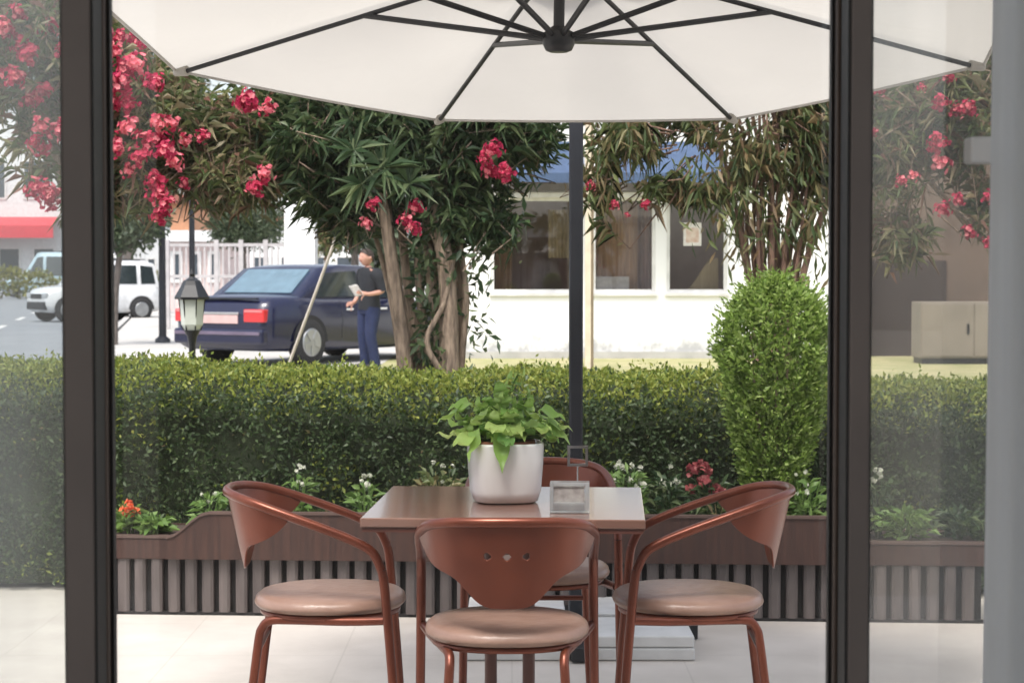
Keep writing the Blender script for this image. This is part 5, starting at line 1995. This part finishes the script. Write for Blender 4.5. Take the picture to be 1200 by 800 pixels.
# brown building on the right with a dark door and a beige cabinet in front
bb = thing("brown_building", "dark grey brown building with a darker door at the right", "building", (WX(1150), 28.6, 0.09))
m_ = MB()
m_.box(-1.55, 5, 0, 6, 0, 4.6)
m_.build("wall", M["brownwall"], bb)
m_ = MB()
m_.box(-1.5, -0.35, -0.06, -0.001, 0.0, 1.45)
d_ = m_.build("door", M["browndoor"], bb)
m_ = MB()
m_.box(-0.5, -0.47, -0.1, -0.061, 0.6, 0.8)
m_.build("handle", M["chrome"], d_)
m_ = MB()
m_.box(-1.7, 5.15, -0.35, 6.1, 4.601, 4.8)
m_.build("roof", M["browndoor"], bb)
cb = thing("metal_cabinet", "beige metal cabinet standing before the brown building", "cabinet", (WX(1128) * 26 / D0, 26.0, 0.09))
m_ = MB()
m_.box(-0.58, 0.9, 0, 0.6, 0.08, 0.86)
m_.build("casing", M["beige"], cb, bevel=0.01)
for x0_ in (-0.56, 0.17):
    m_ = MB()
    m_.box(x0_, x0_ + 0.71, -0.015, -0.001, 0.11, 0.83)
    dd_ = m_.build("door", M["beige"], cb, bevel=0.004)
    m_ = MB()
    m_.box(x0_ + 0.62, x0_ + 0.65, -0.035, -0.0155, 0.42, 0.56)
    m_.build("handle", M["blackmetal"], dd_)
m_ = MB()
m_.box(-0.55, 0.87, 0.03, 0.57, 0.0, 0.079)
m_.build("plinth", M["blackmetal"], cb)

# ------------------------------------------------------------------ far street
fe = thing("white_fence", "white railing fence behind the dark blue car", "fence", (WX(265) * 42 / D0, 42, G))
xl, xr = P(196, 300, 42).x - fe.location.x, P(336, 300, 42).x - fe.location.x
for i in range(int((xr - xl) / 0.55) + 1):
    m_ = MB()
    m_.box(xl + i * 0.55 - 0.05, xl + i * 0.55 + 0.05, -0.05, 0.05, 0, 2.0)
    m_.build("post", M["whiterail"], fe)
for z in (0.35, 1.15, 1.85):
    m_ = MB()
    m_.box(xl, xr, -0.025, 0.025, z, z + 0.07)
    m_.build("rail", M["whiterail"], fe)
m_ = MB()
x = xl
while x < xr:
    m_.box(x + 0.13, x + 0.17, -0.012, 0.012, 0.43, 1.84)
    x += 0.137
m_.build("bars", M["whiterail"], fe)
gp = thing("gate_pillar", "tall bright white pillar above the dark blue car's roof", "pillar", (P(353, 300, 40).x, 40, G))
m_ = MB()
m_.box(-0.32, 0.32, -0.32, 0.32, 0, 3.7)
m_.build("shaft", M["paint_white"], gp)
m_ = MB()
m_.box(-0.4, 0.4, -0.4, 0.4, 3.701, 3.85)
m_.build("cap", M["paint_white"], gp)


def house(name, label, px0, px1, pyt, d, wall, roof, winrows, cat="building", depth=8, awn=None):
    xa, xb = P(px0, 300, d).x, P(px1, 300, d).x
    zt = P(600, pyt, d).z
    t = thing(name, label, cat, ((xa + xb) / 2, d, 0.05))
    h = (xb - xa) / 2
    m_ = MB()
    m_.box(-h, h, 0, depth, 0, zt)
    m_.build("wall", wall, t)
    m_ = MB()
    m_.box(-h - 0.3, h + 0.3, -0.4, depth + 0.3, zt + 0.001, zt + 0.35)
    m_.build("roof", roof, t)
    for (za, zb, n) in winrows:
        for i in range(n):
            c_ = -h + (i + 0.5) * 2 * h / n
            w_ = 2 * h / n * 0.32
            m_ = MB()
            for q in ((c_ - w_, c_ - w_ + 0.1, za, zb), (c_ + w_ - 0.1, c_ + w_, za, zb), (c_ - w_ + 0.1, c_ + w_ - 0.1, za, za + 0.1), (c_ - w_ + 0.1, c_ + w_ - 0.1, zb - 0.1, zb)):
                m_.box(q[0], q[1], -0.08, -0.001, q[2], q[3])
            wf = m_.build("window", M["winframe"], t)
            m_ = MB()
            m_.box(c_ - w_ + 0.1, c_ + w_ - 0.1, -0.04, -0.002, za + 0.1, zb - 0.1)
            m_.build("pane", M["window_dark"], wf)
    if awn:
        za, zb, m2 = awn
        m_ = MB()
        m_.add([(-h, -2.2, za), (h, -2.2, za), (h, -0.1, zb), (-h, -0.1, zb), (-h, -2.2, za - 0.8), (h, -2.2, za - 0.8)], [(0, 1, 2, 3), (4, 5, 1, 0)])
        m_.build("awning", m2, t, solid=0.05)
    return t


house("far_shop", "white shop with a red awning far across the road", -90, 72, 120, 125, M["farwhite"], M["farwhite"], [(6.2, 8.8, 3), (1.0, 3.0, 4)], "shop", 10, (4.4, 5.0, M["redsign"]))
house("far_house", "pale pink house behind the white fence", 196, 262, 285, 60, M["pinkwall"], M["farwhite"], [(1.0, 2.0, 3)], "house", 6)
house("far_house", "small orange walled house between the two slim poles", 200, 224, 240, 78, M["orangewall"], M["tileroof"], [(1.2, 2.6, 2)], "house", 6)
house("far_house", "white house far away to the left of the slim poles", 118, 186, 272, 135, M["farwhite"], M["farwhite"], [(1.0, 2.4, 4)], "house", 8)
house("far_house", "broad white house beyond the trees behind the car", 225, 420, 262, 120, M["farwhite"], M["tileroof"], [(1.0, 2.4, 6)], "house", 8)


def far_tree(name, label, px, py, d, rx, rz, n, trunk_px=None, leafs="fartree", lsize=0.2, group=None, base_r=0.14):
    c_ = P(px, py, d)
    bx = P(trunk_px or px, 300, d).x
    t = thing(name, label, "tree", (bx, d, 0.06), 0, group)
    m_ = MB()
    zc_ = c_.z - 0.06
    m_.tube([(0, 0, 0), (0.03, 0, zc_ * 0.4), ((c_.x - bx) * 0.5, 0, zc_ * 0.75), (c_.x - bx, 0, zc_)], [base_r, base_r * 0.85, base_r * 0.6, base_r * 0.25], 8, smooth_steps=4)
    for i in range(5):
        a = i * 1.4
        m_.tube([((c_.x - bx) * 0.4, 0, zc_ * 0.7), ((c_.x - bx) + rx * 0.6 * math.cos(a), rx * 0.6 * math.sin(a), zc_ + rz * 0.3 * math.sin(a * 2))], [base_r * 0.4, base_r * 0.1], 5)
    m_.build("trunk", M["barkgrey"], t)
    L = Leaves()
    blobs = [((0, 0, 0), rx * 0.75, rx * 0.75, rz * 0.8, n // 2)]
    for i in range(8):
        a = i * 2.4
        q = random.uniform(0.35, 0.7)
        blobs.append(((rx * q * math.cos(a), rx * q * math.sin(a), rz * random.uniform(-0.4, 0.5)), rx * 0.4, rx * 0.4, rz * 0.42, n // 12))
    Pn, Dn = blob_points(blobs, 0.25, random.uniform(0, 6), 1.6 / rx)
    Pn = Pn + np.array([c_.x - bx, 0, zc_])
    for k_ in range(3):
        q = len(Pn)
        L.add(Pn + rng.normal(size=(q, 3)) * lsize * 0.8, unit(Dn + rng.normal(size=(q, 3)) * 0.8), rand_dirs(q), lsize * rng.uniform(0.7, 1.3, q), lsize * 0.5, mi=0)
    L.build("crown", [M[leafs]], t)
    return t


far_tree("street_tree", "slim street tree just right of the left door post", 150, 258, 33, 0.75, 0.62, 900, trunk_px=132, lsize=0.12, base_r=0.085)
far_tree("street_tree", "round grey green tree behind the white fence", 285, 266, 55, 1.35, 0.75, 1400, lsize=0.14, base_r=0.1)
far_tree("street_tree", "tree behind the gate pillar, above the man's head", 415, 255, 50, 1.0, 1.1, 1100, lsize=0.16)
far_tree("street_tree", "olive tree between the pillar and the dark oleander", 382, 262, 45, 0.5, 0.9, 500, lsize=0.14, leafs="oleanderdry", base_r=0.07)
far_tree("street_tree", "tall tree beside the far white shop", 30, 20, 132, 6.5, 6.0, 2400, lsize=0.5, base_r=0.3, leafs="fartree")
far_tree("street_tree", "tall tree beyond the pink flowering oleander", 150, 130, 95, 4.5, 4.5, 2200, lsize=0.45, base_r=0.28)
far_tree("street_tree", "broad tree behind the white shop roof", 700, 130, 42, 3.0, 1.6, 2200, lsize=0.28, base_r=0.2)
far_tree("street_tree", "dark tree right of the shop roof, above the brown building", 1080, 120, 40, 3.2, 2.0, 2200, lsize=0.28, base_r=0.2)
far_tree("street_tree", "yellowing tree over the shop's left end", 570, 120, 40, 2.0, 1.6, 1500, lsize=0.24, base_r=0.16, leafs="oleanderdry")

ys = thing("low_shrubs", "low yellow green shrubs along the far side of the road", "shrub", (-27, 98, 0.0))
m_ = MB()
for i in range(24):
    m_.tube([(-9 + i * 0.85, 0, 0), (-9 + i * 0.85 + 0.2, 0, 1.0)], [0.03, 0.015], 5)
m_.build("stems", M["barkgrey"], ys)
L = Leaves()
n = 5000
x = rng.uniform(-10, 11.5, n)
zt = 1.35 + 0.25 * np.sin(x * 1.3) + 0.18 * np.sin(x * 3.1)
Pn = np.stack([x, rng.uniform(-0.7, 0.7, n), rng.uniform(0.05, 1, n) ** 0.7 * zt], 1)
L.add(Pn, rand_dirs(n), rand_dirs(n), rng.uniform(0.2, 0.35, n), 0.14, mi=0)
L.build("foliage", [M["yellowshrub"]], ys)

# far treeline closing the view
L = Leaves()
n = 26000
x = rng.uniform(-150, 150, n)
zt = 9 + 2.5 * np.sin(x * 0.09) + 1.8 * np.sin(x * 0.31 + 1) + 1.2 * np.sin(x * 0.83)
Pn = np.stack([x, 190 + rng.uniform(-5, 5, n), rng.uniform(0, 1, n) ** 0.8 * zt], 1)
L.add(Pn, rand_dirs(n), rand_dirs(n), rng.uniform(0.9, 1.7, n), 0.9, mi=0)
tl = L.build("treeline", [M["fartree"]])
tag(tl, "far off band of trees closing the end of the street", "trees", kind="stuff")

# ------------------------------------------------------------------ light
w = bpy.data.worlds.new("World")
S.world = w
w.use_nodes = True
nt = w.node_tree
bg = nt.nodes["Background"]
sky = nt.nodes.new("ShaderNodeTexSky")
sky.sky_type = "NISHITA"
sky.sun_disc = False
EL, AZ = R(62), R(200)
sky.sun_elevation = EL
sky.sun_rotation = AZ
sky.air_density = 1.0
sky.dust_density = 3.5
sky.ozone_density = 1.0
hs = nt.nodes.new("ShaderNodeHueSaturation")
hs.inputs["Saturation"].default_value = 0.45
nt.links.new(sky.outputs[0], hs.inputs["Color"])
nt.links.new(hs.outputs[0], bg.inputs[0])
bg.inputs[1].default_value = 0.15
sd = bpy.data.lights.new("sun", "SUN")
sd.energy = 1.5
sd.angle = R(18)
sd.color = (1.0, 0.95, 0.88)
so = bpy.data.objects.new("sun", sd)
COL.objects.link(so)
# Nishita: rotation 0 puts the sun on +Y, growing clockwise seen from above
sv = Vector((math.sin(AZ) * math.cos(EL), math.cos(AZ) * math.cos(EL), math.sin(EL)))
so.rotation_euler = sv.to_track_quat("Z", "Y").to_euler()
so.location = (0, 0, 20)

S.view_settings.view_transform = "Standard"
S.view_settings.look = "None"
S.view_settings.exposure = 1.1
S.view_settings.gamma = 1.0
S.view_settings.use_curve_mapping = False
S.render.engine = "CYCLES"
S.cycles.use_denoising = True
S.cycles.max_bounces = 8
S.cycles.transparent_max_bounces = 16
S.cycles.transmission_bounces = 6
S.cycles.caustics_reflective = False
S.cycles.caustics_refractive = False
S.cycles.sample_clamp_indirect = 6.0
